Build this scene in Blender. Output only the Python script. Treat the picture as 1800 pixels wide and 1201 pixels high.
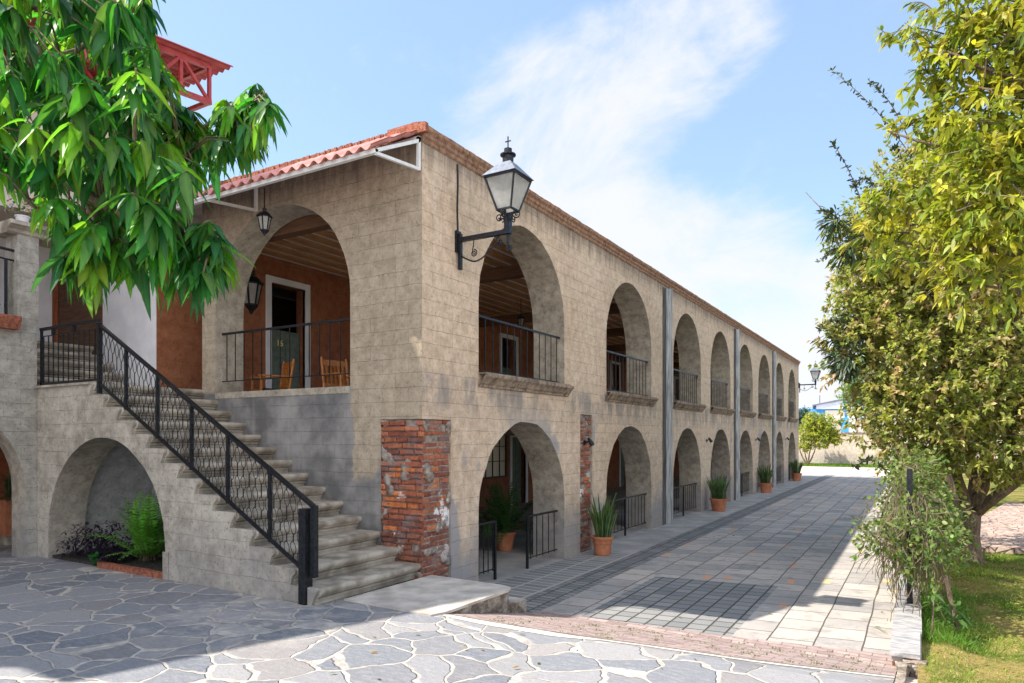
import bpy, bmesh, math, random
import numpy as np
from mathutils import Vector, Matrix
from mathutils.geometry import tessellate_polygon
random.seed(7); RNG = np.random.default_rng(7)
S = bpy.context.scene
for o in list(bpy.data.objects): bpy.data.objects.remove(o)
COL = S.collection
# ------------------------------------------------------------------ camera
YAW = math.atan(715/1200.)
FW = Vector((-math.sin(YAW), math.cos(YAW), 0)); RT = Vector((math.cos(YAW), math.sin(YAW), 0))
CAM = Vector((5.208, -6.596, 1.726))
cd = bpy.data.cameras.new('camera'); cam = bpy.data.objects.new('camera', cd); COL.objects.link(cam)
cam.location = CAM; cam.rotation_euler = (math.pi/2, 0, YAW)
cd.lens = 24; cd.sensor_width = 36; cd.shift_y = (768-600.5)/1800.; cd.clip_end = 3000; cd.clip_start = .05
S.camera = cam
# ------------------------------------------------------------------ light
S.view_settings.view_transform = 'Standard'; S.view_settings.look = 'None'
S.view_settings.gamma = 1; S.view_settings.exposure = 1.25
SUND = Vector((-.671, -.433, 1)).normalized()
sl = bpy.data.lights.new('sun', 'SUN'); sl.energy = 3.8; sl.angle = math.radians(.5); sl.color = (1, .93, .82)
so = bpy.data.objects.new('sun', sl); COL.objects.link(so)
so.rotation_euler = SUND.to_track_quat('Z', 'Y').to_euler(); so.location = (-10, -8, 20)
W = bpy.data.worlds.new('World'); S.world = W; W.use_nodes = True

class NT:
    """tiny node-tree helper"""
    def __init__(s, nt): s.t = nt
    def n(s, typ, ins=None, **at):
        x = s.t.nodes.new(typ)
        for k, v in at.items(): setattr(x, k, v)
        for k, v in (ins or {}).items():
            if isinstance(v, bpy.types.NodeSocket): s.t.links.new(v, x.inputs[k])
            else: x.inputs[k].default_value = v
        return x
    def m(s, op, a, b=0., c=None, clamp=False):
        i = {0: a, 1: b}
        if c is not None: i[2] = c
        return s.n('ShaderNodeMath', i, operation=op, use_clamp=clamp).outputs[0]
    def ss(s, v, lo, hi):      # smooth step lo..hi -> 0..1
        r = s.n('ShaderNodeMapRange', {0: v, 1: lo, 2: hi, 3: 0., 4: 1.}, interpolation_type='SMOOTHSTEP'); return r.outputs[0]
    def noise(s, vec, scale, detail=4., rough=.55, dist=0.):
        return s.n('ShaderNodeTexNoise', {'Vector': vec, 'Scale': scale, 'Detail': detail, 'Roughness': rough, 'Distortion': dist}).outputs[0]
    def mix(s, f, a, b, mode='MIX'):
        x = s.n('ShaderNodeMix', data_type='RGBA', blend_type=mode)
        for i, v in ((0, f), (6, a), (7, b)):
            if isinstance(v, bpy.types.NodeSocket): s.t.links.new(v, x.inputs[i])
            else: x.inputs[i].default_value = v if i == 0 or len(v) == 4 else (*v, 1)
        return x.outputs[2]
    def ramp(s, f, stops):
        x = s.n('ShaderNodeValToRGB', {0: f}); e = x.color_ramp.elements
        while len(e) < len(stops): e.new(.5)
        for q, (p, c) in zip(e, stops): q.position = p; q.color = (*c, 1)
        return x.outputs[0]
    def scale(s, vec, v):
        return s.n('ShaderNodeVectorMath', {0: vec, 1: v}, operation='MULTIPLY').outputs[0]
    def add(s, vec, v):
        return s.n('ShaderNodeVectorMath', {0: vec, 1: v}, operation='ADD').outputs[0]
    def sep(s, vec):
        return s.n('ShaderNodeSeparateXYZ', {0: vec}).outputs
    def comb(s, x, y, z):
        return s.n('ShaderNodeCombineXYZ', {0: x, 1: y, 2: z}).outputs[0]

# ------------------------------------------------------------------ sky
g = NT(W.node_tree); W.node_tree.nodes.clear()
sky = g.n('ShaderNodeTexSky', sky_type='NISHITA', sun_disc=False, sun_elevation=math.asin(SUND.z),
          sun_rotation=math.radians(237.2), altitude=1500., air_density=1.0, dust_density=1.6, ozone_density=1.2)
gd = g.n('ShaderNodeTexCoord').outputs['Generated']
def sdir(x, y): return (FW + RT*((x-900)/1200.) + Vector((0, 0, (768-y)/1200.))).normalized()
def blob(x, y, lo, hi):
    dt = g.n('ShaderNodeVectorMath', {0: gd, 1: sdir(x, y)}, operation='DOT_PRODUCT').outputs['Value']
    return g.ss(dt, math.cos(math.radians(hi)), math.cos(math.radians(lo)))
msk = blob(1000, 230, 0, 9)
for a in ((930, 300, 0, 9), (1090, 160, 0, 7.5), (1180, 95, 0, 6.5), (1280, 40, 0, 5), (1030, 370, 0, 9), (1150, 470, 0, 9), (1300, 540, 0, 10), (1450, 580, 0, 10)):
    msk = g.m('MAXIMUM', msk, blob(*a))
zz = g.sep(gd)
low = g.ss(zz[2], .42, .02)
cn = g.noise(g.n('ShaderNodeMapping', {'Vector': gd, 'Rotation': (0.3, .5, .2), 'Scale': (1.5, 3.6, 3.0)}).outputs[0], 2.2, 9., .62, .5)
cn2 = g.noise(g.n('ShaderNodeMapping', {'Vector': gd, 'Rotation': (.2, .7, .1), 'Scale': (1., 2.8, 2.)}).outputs[0], 6., 9., .66, .8)
cl = g.m('ADD', g.m('MULTIPLY', msk, 1.42), g.m('MULTIPLY', low, .22))
cl = g.m('ADD', cl, g.m('MULTIPLY', g.m('SUBTRACT', cn, .5), 3.6))
cl = g.m('ADD', cl, g.m('MULTIPLY', g.m('SUBTRACT', cn2, .5), 1.3))
cl = g.ss(cl, .3, 1.9)
skyc = g.mix(.5, sky.outputs[0], (1.5, 2.1, 2.75))
skyc = g.mix(g.m('MULTIPLY', g.ss(zz[2], .34, -.02), .6), skyc, (2.45, 2.6, 3.0))
fin = g.mix(g.m('MULTIPLY', cl, .93), skyc, (2.75, 2.78, 2.95))
# added bright patch in the unseen sky behind the camera, lifting the shaded walls
fill = g.n('ShaderNodeVectorMath', {0: gd, 1: Vector((.55, -.75, .38)).normalized()}, operation='DOT_PRODUCT').outputs['Value']
fin = g.mix(g.m('MULTIPLY', g.ss(fill, .35, .95), g.m('ADD', .55, g.m('MULTIPLY', cn, .5))), fin, (6.2, 6.2, 6.3))
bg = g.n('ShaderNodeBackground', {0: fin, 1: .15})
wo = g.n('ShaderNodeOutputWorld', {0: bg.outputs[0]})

# ------------------------------------------------------------------ materials
def newmat(name):
    m = bpy.data.materials.new(name); m.use_nodes = True; m.node_tree.nodes.clear()
    return m, NT(m.node_tree)
def finish(g, col, rough=.85, bump=None, bs=.3, bd=.01, metal=0., spec=.3, normal=None, **kw):
    ins = {'Base Color': col if isinstance(col, bpy.types.NodeSocket) else (*col, 1), 'Roughness': rough, 'Metallic': metal, 'Specular IOR Level': spec}
    ins.update(kw)
    if bump is not None:
        ins['Normal'] = g.n('ShaderNodeBump', {'Height': bump, 'Strength': bs, 'Distance': bd}).outputs[0]
    b = g.n('ShaderNodeBsdfPrincipled', ins)
    g.n('ShaderNodeOutputMaterial', {0: b.outputs[0]})
    return b
def simple(name, c1, c2, sc=6., rough=.8, bs=.3, metal=0., spec=.3, bd=.01, bsc=None, stretch=None):
    m, g = newmat(name); P = g.n('ShaderNodeNewGeometry').outputs['Position']
    if stretch: P = g.scale(P, stretch)
    n = g.noise(P, sc, 6.); f = g.ss(n, .3, .7)
    finish(g, g.mix(f, c1, c2), rough, g.noise(P, bsc or sc*6, 4.), bs, bd, metal, spec)
    return m
def wallmat(name, c1, c2, rowh=.18, colw=.42, joint=1., damp=.5, sill=False, streak=False, zoff=0., sweep=None, patch=0.):
    """scored cement render with joints, damp stains near the ground, grime under sills and cornice"""
    m, g = newmat(name); P = g.n('ShaderNodeNewGeometry').outputs['Position']
    x, y, z = g.sep(P)
    u = g.m('ADD', x, y)
    wob = g.m('MULTIPLY', g.m('SUBTRACT', g.noise(P, 2.6, 5., .65), .5), .055)
    vec = g.comb(g.m('ADD', u, g.m('MULTIPLY', wob, .8)), g.m('ADD', g.m('ADD', z, zoff), wob), 0.)
    br = g.n('ShaderNodeTexBrick', {'Vector': vec, 'Color1': (1, 1, 1, 1), 'Color2': (0, 0, 0, 1), 'Mortar': (.5, .5, .5, 1), 'Scale': 1.,
             'Mortar Size': .0028, 'Mortar Smooth': .3, 'Bias': 0., 'Brick Width': colw, 'Row Height': rowh}, offset=.5)
    fac = br.outputs['Fac']
    jm = g.m('MULTIPLY', fac, g.m('ADD', .4, g.m('MULTIPLY', g.ss(g.noise(P, 3.1, 5., .7), .45, .62), .6)))
    big = g.noise(P, .9, 6., .6); med = g.noise(P, 7., 6., .65); fine = g.noise(P, 24., 5., .75)
    col = g.mix(g.ss(big, .3, .7), c1, c2)
    col = g.mix(.45, col, g.mix(g.ss(med, .3, .7), tuple(c*.66 for c in c1), tuple(min(1, c*1.18) for c in c2)))
    col = g.mix(g.m('MULTIPLY', g.ss(fine, .54, .66), .6), col, tuple(c*.35 for c in c1))
    col = g.mix(g.m('MULTIPLY', g.ss(fine, .42, .26), .3), col, tuple(min(1, c*1.5) for c in c2))
    col = g.mix(g.m('MULTIPLY', g.sep(br.outputs['Color'])[0], (.12*joint)), col, tuple(c*.62 for c in c1))
    grey = (.235, .235, .25)
    dn = g.m('ADD', z, g.m('MULTIPLY', g.m('SUBTRACT', g.noise(g.comb(u, g.m('MULTIPLY', z, .6), 3.), 1.4, 5., .6), .5), 2.4))
    col = g.mix(g.m('MULTIPLY', g.ss(dn, .75, -.1), damp), col, grey)
    if patch:      # smooth grey cement repairs
        pn = g.noise(g.comb(u, g.m('MULTIPLY', z, .55), 9.), .95, 4., .5)
        pf = g.m('MULTIPLY', g.ss(pn, .56, .60), g.ss(z, 2.3, 1.7))
        col = g.mix(g.m('MULTIPLY', pf, patch), col, (.30, .29, .30))
    if sweep:      # the big grey repair on the end wall, below the gallery sill
        e = g.m('ADD', x, g.m('MULTIPLY', g.m('SUBTRACT', g.noise(g.comb(0., 0., z), 1.6, 4.), .5), .5))
        e = g.m('ADD', e, g.m('MULTIPLY', g.m('SUBTRACT', g.noise(P, 9., 3.), .5), .12))
        f1 = g.ss(e, -1.1, -1.16); f2 = g.m('MULTIPLY', f1, g.ss(z, 2.42, 2.36))
        e2 = g.m('ADD', z, g.m('MULTIPLY', g.m('SUBTRACT', g.noise(P, 2.0, 4.), .5), 1.1))
        f3 = g.m('MAXIMUM', f2, g.ss(e2, 1.35, 1.15))
        cg = g.mix(g.ss(g.noise(P, 1.5, 6., .62), .36, .66), (.11, .112, .118), (.29, .28, .275))
        col = g.mix(g.m('MULTIPLY', f3, .92), col, cg)
    if sill:
        sn = g.noise(g.comb(g.m('MULTIPLY', u, 1.), g.m('MULTIPLY', z, .35), 0.), 3.0, 5., .65)
        band = g.m('MULTIPLY', g.ss(z, 1.85, 2.3), g.ss(z, 2.62, 2.45))
        fu = g.m('MODULO', g.m('ADD', y, .95), 3.46)
        col = g.mix(g.m('MULTIPLY', g.m('MULTIPLY', band, g.ss(sn, .38, .62)), .75), col, (.20, .19, .19))
    if streak:
        st = g.noise(g.comb(g.m('MULTIPLY', u, 7.), g.m('MULTIPLY', z, .5), 1.), 1.5, 5., .7)
        tz = g.m('ADD', z, g.m('MULTIPLY', st, -.9))
        col = g.mix(g.m('MULTIPLY', g.ss(tz, 4.50, 5.0), .75), col, (.09, .075, .065))
        s2 = g.noise(g.comb(g.m('MULTIPLY', u, 5.), g.m('MULTIPLY', z, .3), 7.), 1., 3., .5)
        col = g.mix(g.m('MULTIPLY', g.ss(s2, .6, .8), .18), col, (.62, .56, .48))
    col = g.mix(g.m('MULTIPLY', jm, .52*joint), col, (.09, .075, .062))
    h = g.m('SUBTRACT', g.m('ADD', g.m('MULTIPLY', med, .6), g.m('MULTIPLY', fine, .5)), g.m('MULTIPLY', jm, 1.1*joint))
    finish(g, col, .92, h, .75, .012, spec=.15)
    return m
MT = {}
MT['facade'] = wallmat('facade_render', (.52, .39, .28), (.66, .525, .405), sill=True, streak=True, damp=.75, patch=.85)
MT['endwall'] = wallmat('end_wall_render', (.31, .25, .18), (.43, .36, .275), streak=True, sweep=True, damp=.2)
MT['stairwall'] = wallmat('stair_wall_render', (.28, .248, .205), (.50, .455, .39), rowh=.19, damp=.35)
MT['wing'] = wallmat('wing_render', (.26, .245, .215), (.42, .395, .35), rowh=.2, damp=.3)
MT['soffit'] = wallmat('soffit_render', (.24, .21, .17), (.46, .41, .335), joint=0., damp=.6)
MT['niche'] = wallmat('niche_render', (.38, .385, .385), (.56, .56, .55), joint=0., damp=.2)
MT['terracotta'] = wallmat('terracotta_wall', (.29, .085, .042), (.38, .125, .062), rowh=.3, colw=.5, damp=.1)
MT['white'] = simple('white_plaster', (.66, .66, .70), (.76, .76, .79), 3., .9, .15)
MT['beige'] = simple('beige_plaster', (.55, .47, .38), (.66, .58, .48), 2., .9, .2)
MT['bgwall'] = wallmat('garden_wall_render', (.55, .46, .38), (.70, .61, .53), joint=.15, rowh=.3, colw=.6, damp=.35)
MT['iron'] = simple('black_iron', (.012, .014, .018), (.03, .033, .04), 30., .38, .25, .6, .5)
MT['galv'] = simple('grey_roof_metal', (.10, .12, .16), (.19, .21, .26), 12., .5, .2, .3, .5)
MT['whitemetal'] = simple('white_metal', (.62, .62, .62), (.72, .72, .72), 10., .45, .1, 0., .5)
MT['red'] = simple('red_painted_steel', (.28, .030, .030), (.40, .06, .055), 8., .5, .2, 0., .4)
MT['wood'] = simple('ceiling_wood', (.38, .18, .075), (.58, .31, .14), 5., .6, .35, stretch=(6, .6, 6))
MT['darkwood'] = simple('dark_wood', (.09, .045, .025), (.17, .085, .045), 5., .6, .3, stretch=(.6, 6, 6))
MT['chair'] = simple('varnished_wood', (.36, .11, .018), (.50, .19, .035), 14., .35, .2, spec=.5)
MT['door'] = simple('green_door_paint', (.10, .13, .11), (.16, .20, .16), 8., .5, .2)
MT['stone'] = simple('stair_stone', (.20, .17, .135), (.47, .425, .36), 4., .82, .6, bd=.015)
MT['slab'] = simple('cement_slab', (.36, .32, .285), (.60, .55, .49), 3.4, .85, .3)
MT['rough'] = simple('rough_cement_edge', (.14, .11, .085), (.42, .36, .30), 9., .95, 1., bd=.05, bsc=22)
MT['soil'] = simple('dark_soil', (.03, .026, .022), (.10, .09, .08), 30., .95, 1., bd=.03)
MT['pot'] = simple('terracotta_pot', (.34, .12, .06), (.47, .19, .10), 9., .75, .2)
MT['trunk'] = simple('tree_bark', (.14, .095, .065), (.30, .22, .16), 9., .9, 1., bd=.04, bsc=30, stretch=(3, 3, .7))
MT['twig'] = simple('twig_bark', (.10, .08, .05), (.20, .16, .10), 20., .8, .4)
MT['coping'] = simple('red_brick_coping', (.22, .075, .045), (.44, .165, .10), 22., .9, 1., bd=.03, bsc=60)
MT['brown'] = simple('brown_brick_course', (.22, .12, .08), (.40, .25, .17), 14., .92, 1., bd=.02, bsc=60)
MT['joint'] = simple('pale_cement_joint', (.42, .38, .34), (.60, .56, .51), 7., .9, .4)
MT['sill'] = simple('weathered_sill_brick', (.17, .13, .10), (.40, .31, .24), 9., .92, 1., bd=.02, bsc=60)
MT['roomwall'] = wallmat('gallery_terracotta', (.27, .095, .048), (.37, .155, .08), rowh=.3, colw=.5, damp=.1)
MT['black'] = simple('black_seat', (.01, .01, .012), (.02, .02, .025), 10., .6, .2)
MT['greymetal'] = simple('grey_pipe', (.19, .20, .21), (.48, .49, .50), 4., .6, .3, .1, stretch=(6, 6, .5))
MT['grime'] = simple('grimy_cement', (.035, .035, .04), (.14, .13, .125), 4., .9, .4, stretch=(5, 5, .6))
MT['brass'] = simple('brass_number', (.75, .60, .18), (.85, .7, .25), 10., .35, .1, .3)

def tilemat():
    m, g = newmat('pink_roof_tile'); P = g.n('ShaderNodeNewGeometry').outputs['Position']
    n = g.noise(P, 5., 6.)
    finish(g, g.mix(g.ss(n, .3, .7), (.45, .18, .165), (.64, .31, .28)), .7, g.noise(P, 50., 3.), .3, .01)
    return m
MT['tile'] = tilemat()
def beigeglass():
    m, g = newmat('frosted_lantern_glass'); P = g.n('ShaderNodeNewGeometry').outputs['Position']
    c = g.mix(g.ss(g.noise(P, 14., 4.), .35, .7), (.52, .51, .47), (.72, .72, .70))
    b = g.n('ShaderNodeBsdfPrincipled', {'Base Color': c, 'Roughness': .35})
    t = g.n('ShaderNodeBsdfTranslucent', {0: (.75, .76, .76, 1)}); tr = g.n('ShaderNodeBsdfTransparent', {0: (.9, .92, .93, 1)})
    a = g.n('ShaderNodeMixShader', {0: .5, 1: b.outputs[0], 2: t.outputs[0]})
    a2 = g.n('ShaderNodeMixShader', {0: .22, 1: a.outputs[0], 2: tr.outputs[0]})
    g.n('ShaderNodeOutputMaterial', {0: a2.outputs[0]}); return m
MT['lglass'] = beigeglass()
def glass():
    m, g = newmat('curtained_window_glass')
    finish(g, (.66, .62, .52), .12, spec=.6); return m
MT['glass'] = glass()
def bricks():
    m, g = newmat('old_red_brick'); P = g.n('ShaderNodeNewGeometry').outputs['Position']
    a = g.n('ShaderNodeVertexColor', layer_name='Col').outputs[0]
    x, y, z = g.sep(P)
    n = g.noise(P, 16., 6., .7)
    col = g.mix(g.ss(n, .35, .75), a, g.mix(.75, a, (.05, .03, .03)))
    dm = g.noise(P, 3., 5., .6)
    col = g.mix(g.m('MULTIPLY', g.ss(dm, .5, .66), .6), col, (.21, .19, .185))
    wn = g.noise(g.add(P, (3.1, .2, 1.7)), 2.7, 7., .7)
    wz = g.m('MULTIPLY', g.ss(z, .05, .5), g.ss(z, 1.3, .75))
    col = g.mix(g.m('MULTIPLY', g.ss(wn, .545, .585), wz), col, (.80, .77, .76))
    finish(g, col, .92, g.noise(P, 45., 4., .7), .9, .012, spec=.1); return m
MT['brick'] = bricks()
def mortar():
    m, g = newmat('old_mortar'); P = g.n('ShaderNodeNewGeometry').outputs['Position']; x, y, z = g.sep(P)
    n = g.noise(P, 12., 6., .7)
    col = g.mix(g.ss(n, .3, .7), (.17, .14, .12), (.44, .38, .33))
    wn = g.noise(g.add(P, (3.1, .2, 1.7)), 2.7, 7., .7)
    wz = g.m('MULTIPLY', g.ss(z, .05, .5), g.ss(z, 1.3, .75))
    col = g.mix(g.m('MULTIPLY', g.ss(wn, .545, .585), wz), col, (.78, .75, .74))
    finish(g, col, .95, n, 1., .04, spec=.1); return m
MT['mortar'] = mortar()

def leafmat(name, rough=.42, trans=.38, spec=.5, midrib=False):
    m, g = newmat(name)
    a = g.n('ShaderNodeVertexColor', layer_name='Col').outputs[0]
    P = g.n('ShaderNodeNewGeometry').outputs['Position']
    a2 = g.mix(g.m('MULTIPLY', g.noise(P, 25., 3.), .5), a, g.scale(a, (.6, .7, .6)))
    b = g.n('ShaderNodeBsdfPrincipled', {'Base Color': a2, 'Roughness': rough, 'Specular IOR Level': spec})
    tc = g.scale(a, (1.2, 1.25, .7))
    t = g.n('ShaderNodeBsdfTranslucent', {0: tc})
    x = g.n('ShaderNodeMixShader', {0: trans, 1: b.outputs[0], 2: t.outputs[0]})
    g.n('ShaderNodeOutputMaterial', {0: x.outputs[0]}); return m
MT['leaf'] = leafmat('leaf_green', .5, .42, .4)
MT['mango'] = leafmat('glossy_leaf', .44, .5, .5)
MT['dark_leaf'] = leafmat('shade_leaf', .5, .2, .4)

# ---- ground materials
def courtyard():
    m, g = newmat('flagstone_paving'); P = g.n('ShaderNodeNewGeometry').outputs['Position']
    x, y, z = g.sep(P)
    P2 = g.comb(x, y, 0.)
    wv = g.n('ShaderNodeTexNoise', {'Vector': P2, 'Scale': 1.3, 'Detail': 3.}).outputs['Color']
    V = g.n('ShaderNodeVectorMath', {0: P2, 1: g.scale(g.add(wv, (-.5, -.5, -.5)), (.55, .55, 0.))}, operation='ADD').outputs[0]
    V = g.scale(V, (1., 1.15, 1.))
    e = g.n('ShaderNodeTexVoronoi', {'Vector': V, 'Scale': 2.25, 'Randomness': 1.}, feature='DISTANCE_TO_EDGE').outputs['Distance']
    c = g.n('ShaderNodeTexVoronoi', {'Vector': V, 'Scale': 2.25, 'Randomness': 1.}, feature='F1').outputs['Color']
    cr = g.sep(c)
    e = g.m('ADD', e, g.m('MULTIPLY', g.m('SUBTRACT', g.noise(P2, 14., 4.), .5), .05))
    w = g.m('ADD', .001, g.m('MULTIPLY', g.noise(P2, 2.4, 3.), .06))
    st = g.n('ShaderNodeMapRange', {0: g.m('SUBTRACT', e, w), 1: -.006, 2: .012, 3: 0., 4: 1.}).outputs[0]
    tone = g.ramp(cr[0], [(0., (.145, .16, .19)), (.5, (.205, .215, .24)), (1., (.29, .285, .295))])
    tone = g.mix(g.m('MULTIPLY', g.ss(g.noise(g.scale(P2, (3, 9, 1)), 3., 5., .65), .4, .75), .4), tone, (.40, .37, .36))
    tone = g.mix(g.m('MULTIPLY', g.ss(g.noise(P2, 34., 4.), .55, .75), .4), tone, (.12, .12, .125))
    tone = g.mix(g.m('MULTIPLY', g.ss(cr[1], .6, 1.), .3), tone, (.33, .27, .23))
    mo = g.mix(g.ss(g.noise(P2, 9., 5.), .35, .7), (.36, .33, .30), (.54, .50, .46))
    mo = g.mix(g.m('MULTIPLY', g.ss(g.noise(P2, 2.3, 5., .7), .5, .7), .55), mo, (.22, .21, .205))
    # cement slurry smeared over the stones near the foot of the stairs
    r2 = g.n('ShaderNodeVectorMath', {0: P2, 1: (-.3, -2.2, 0)}, operation='DISTANCE').outputs['Value']
    sm = g.m('MULTIPLY', g.ss(r2, 1.6, .3), g.ss(g.noise(P2, 4., 6., .7), .42, .6))
    st2 = g.m('MULTIPLY', st, g.m('SUBTRACT', 1., g.m('MULTIPLY', sm, .75)))
    col = g.mix(st2, mo, tone)
    h = g.m('ADD', g.m('MULTIPLY', st, .7), g.m('MULTIPLY', g.noise(P2, 26., 5., .7), .5))
    finish(g, col, .72, h, .85, .025, spec=.3); return m
MT['court'] = courtyard()
def pavers():
    m, g = newmat('cement_pavers'); P = g.n('ShaderNodeNewGeometry').outputs['Position']
    x, y, z = g.sep(P)
    wob = g.m('MULTIPLY', g.m('SUBTRACT', g.noise(P, .9, 2.), .5), .05)
    v = g.comb(g.m('ADD', y, g.m('MULTIPLY', x, -.12)), g.m('ADD', x, wob), 0.)
    def br(w, h, off, ms=.008):
        return g.n('ShaderNodeTexBrick', {'Vector': v, 'Color1': (0, 0, 0, 1), 'Color2': (1, 1, 1, 1), 'Mortar': (.5, .5, .5, 1), 'Scale': 1.,
            'Mortar Size': ms, 'Mortar Smooth': .2, 'Bias': 0., 'Brick Width': w, 'Row Height': h}, offset=off)
    b = br(.44, .43, .5)
    tint = g.sep(b.outputs['Color'])[0]; j = b.outputs['Fac']
    base = g.mix(tint, (.25, .245, .245), (.47, .42, .38))
    base = g.mix(g.m('MULTIPLY', g.ss(g.noise(P, 1.3, 5., .6), .35, .7), .5), base, (.45, .40, .365))
    base = g.mix(g.m('MULTIPLY', g.ss(g.noise(P, 3.7, 6., .7), .5, .68), .5), base, (.17, .16, .155))
    base = g.mix(g.m('MULTIPLY', g.ss(g.noise(g.add(P, (5., 2., 0.)), 2.1, 6., .75), .56, .7), .55), base, (.55, .50, .46))
    b2 = br(.44*2, .43*4, .25)
    # strips of worn paint on some pavers
    lx = g.m('MODULO', g.m('ADD', x, 50.), .86); 
    ori = g.n('ShaderNodeTexVoronoi', {'Vector': g.comb(g.m('MULTIPLY', x, .9), g.m('MULTIPLY', y, .62), 0.), 'Scale': 1., 'Randomness': .9}, feature='F1')
    po = g.sep(g.n('ShaderNodeVectorMath', {0: g.comb(g.m('MULTIPLY', x, .9), g.m('MULTIPLY', y, .62), 0.), 1: ori.outputs['Position']}, operation='SUBTRACT').outputs[0])
    dx = g.m('ABSOLUTE', po[0]); dy = g.m('ABSOLUTE', po[1])
    edge = g.m('MULTIPLY', g.m('SUBTRACT', g.noise(P, 20., 3.), .5), .03)
    om = g.m('MULTIPLY', g.m('LESS_THAN', g.m('ADD', dx, edge), .045), g.m('LESS_THAN', g.m('ADD', dy, edge), .085))
    om = g.m('MULTIPLY', om, g.m('MULTIPLY', g.m('GREATER_THAN', x, 1.), g.m('GREATER_THAN', y, 1.6)))
    oc = g.mix(g.m('GREATER_THAN', x, 3.9), (.62, .30, .16), (.66, .50, .20))
    om = g.m('MULTIPLY', om, g.m('ADD', .45, g.m('MULTIPLY', g.ss(g.noise(P, 11., 4.), .35, .55), .5)))
    # row of cut pavers and drains near the arcade: dark cobbles strip
    cv = g.n('ShaderNodeTexBrick', {'Vector': g.comb(y, x, 0.), 'Color1': (0, 0, 0, 1), 'Color2': (1, 1, 1, 1), 'Mortar': (.5, .5, .5, 1), 'Scale': 1.,
            'Mortar Size': .012, 'Mortar Smooth': .6, 'Bias': 0., 'Brick Width': .13, 'Row Height': .235}, offset=.5)
    ct = g.sep(cv.outputs['Color'])[0]
    cb = g.mix(ct, (.15, .155, .16), (.26, .255, .25)); cj = cv.outputs['Fac']
    instrip = g.m('MULTIPLY', g.m('GREATER_THAN', x, .83), g.m('LESS_THAN', x, 1.30))
    # dark square-set patch at the road's mouth
    cv2 = g.n('ShaderNodeTexBrick', {'Vector': g.comb(g.m('ADD', y, g.m('MULTIPLY', x, -.12)), x, 0.), 'Color1': (0, 0, 0, 1), 'Color2': (1, 1, 1, 1), 'Mortar': (.5, .5, .5, 1), 'Scale': 1.,
            'Mortar Size': .014, 'Mortar Smooth': .8, 'Bias': 0., 'Brick Width': .215, 'Row Height': .215}, offset=0.)
    c2 = g.sep(cv2.outputs['Color'])[0]
    cb2 = g.mix(c2, (.17, .175, .18), (.27, .265, .26))
    inp = g.m('MULTIPLY', g.m('MULTIPLY', g.m('GREATER_THAN', x, 1.82), g.m('LESS_THAN', x, 3.52)),
              g.m('MULTIPLY', g.m('GREATER_THAN', g.m('ADD', y, g.m('MULTIPLY', x, -.12)), .3), g.m('LESS_THAN', g.m('ADD', y, g.m('MULTIPLY', x, -.12)), 3.08)))
    col = g.mix(om, base, oc)
    col = g.mix(instrip, col, cb); col = g.mix(inp, col, cb2)
    jj = g.m('ADD', g.m('MULTIPLY', j, g.m('SUBTRACT', 1., g.m('MAXIMUM', instrip, inp))), g.m('ADD', g.m('MULTIPLY', cj, instrip), g.m('MULTIPLY', cv2.outputs['Fac'], inp)))
    sp = g.noise(P, 40., 4., .7)
    col = g.mix(g.m('MULTIPLY', g.ss(sp, .55, .75), .35), col, (.12, .115, .11))
    col = g.mix(g.m('MULTIPLY', g.ss(g.noise(P, .55, 4.), .52, .75), .35), col, (.20, .19, .185))
    col = g.mix(g.m('MULTIPLY', jj, .9), col, (.06, .053, .045))
    h = g.m('ADD', g.m('SUBTRACT', g.m('ADD', g.m('MULTIPLY', sp, .35), g.m('MULTIPLY', tint, .35)), g.m('MULTIPLY', jj, 1.5)), g.m('MULTIPLY', g.noise(P, 6., 3.), .4))
    finish(g, col, .8, h, .8, .02, spec=.25); return m
MT['pavers'] = pavers()
def band():
    m, g = newmat('pink_brick_band'); P = g.n('ShaderNodeNewGeometry').outputs['Position']
    x, y, z = g.sep(P)
    w = g.m('MULTIPLY', g.m('SUBTRACT', g.noise(P, 5., 2.), .5), .05)
    b = g.n('ShaderNodeTexBrick', {'Vector': g.comb(g.m('ADD', x, w), g.m('ADD', g.m('ADD', y, w), g.m('MULTIPLY', x, .03)), 0.), 'Color1': (0, 0, 0, 1), 'Color2': (1, 1, 1, 1), 'Mortar': (.5, .5, .5, 1), 'Scale': 1.,
            'Mortar Size': .006, 'Mortar Smooth': .3, 'Bias': 0., 'Brick Width': .23, 'Row Height': .10}, offset=.5)
    t = g.sep(b.outputs['Color'])[0]
    col = g.mix(t, (.235, .17, .162), (.37, .285, .27))
    col = g.mix(g.m('MULTIPLY', g.ss(g.noise(P, 8., 5., .6), .4, .7), .4), col, (.50, .42, .38))
    col = g.mix(g.m('MULTIPLY', b.outputs['Fac'], .8), col, (.13, .10, .08))
    finish(g, col, .85, g.m('SUBTRACT', g.noise(P, 40., 4.), b.outputs['Fac']), .6, .012, spec=.2); return m
MT['band'] = band()
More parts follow.
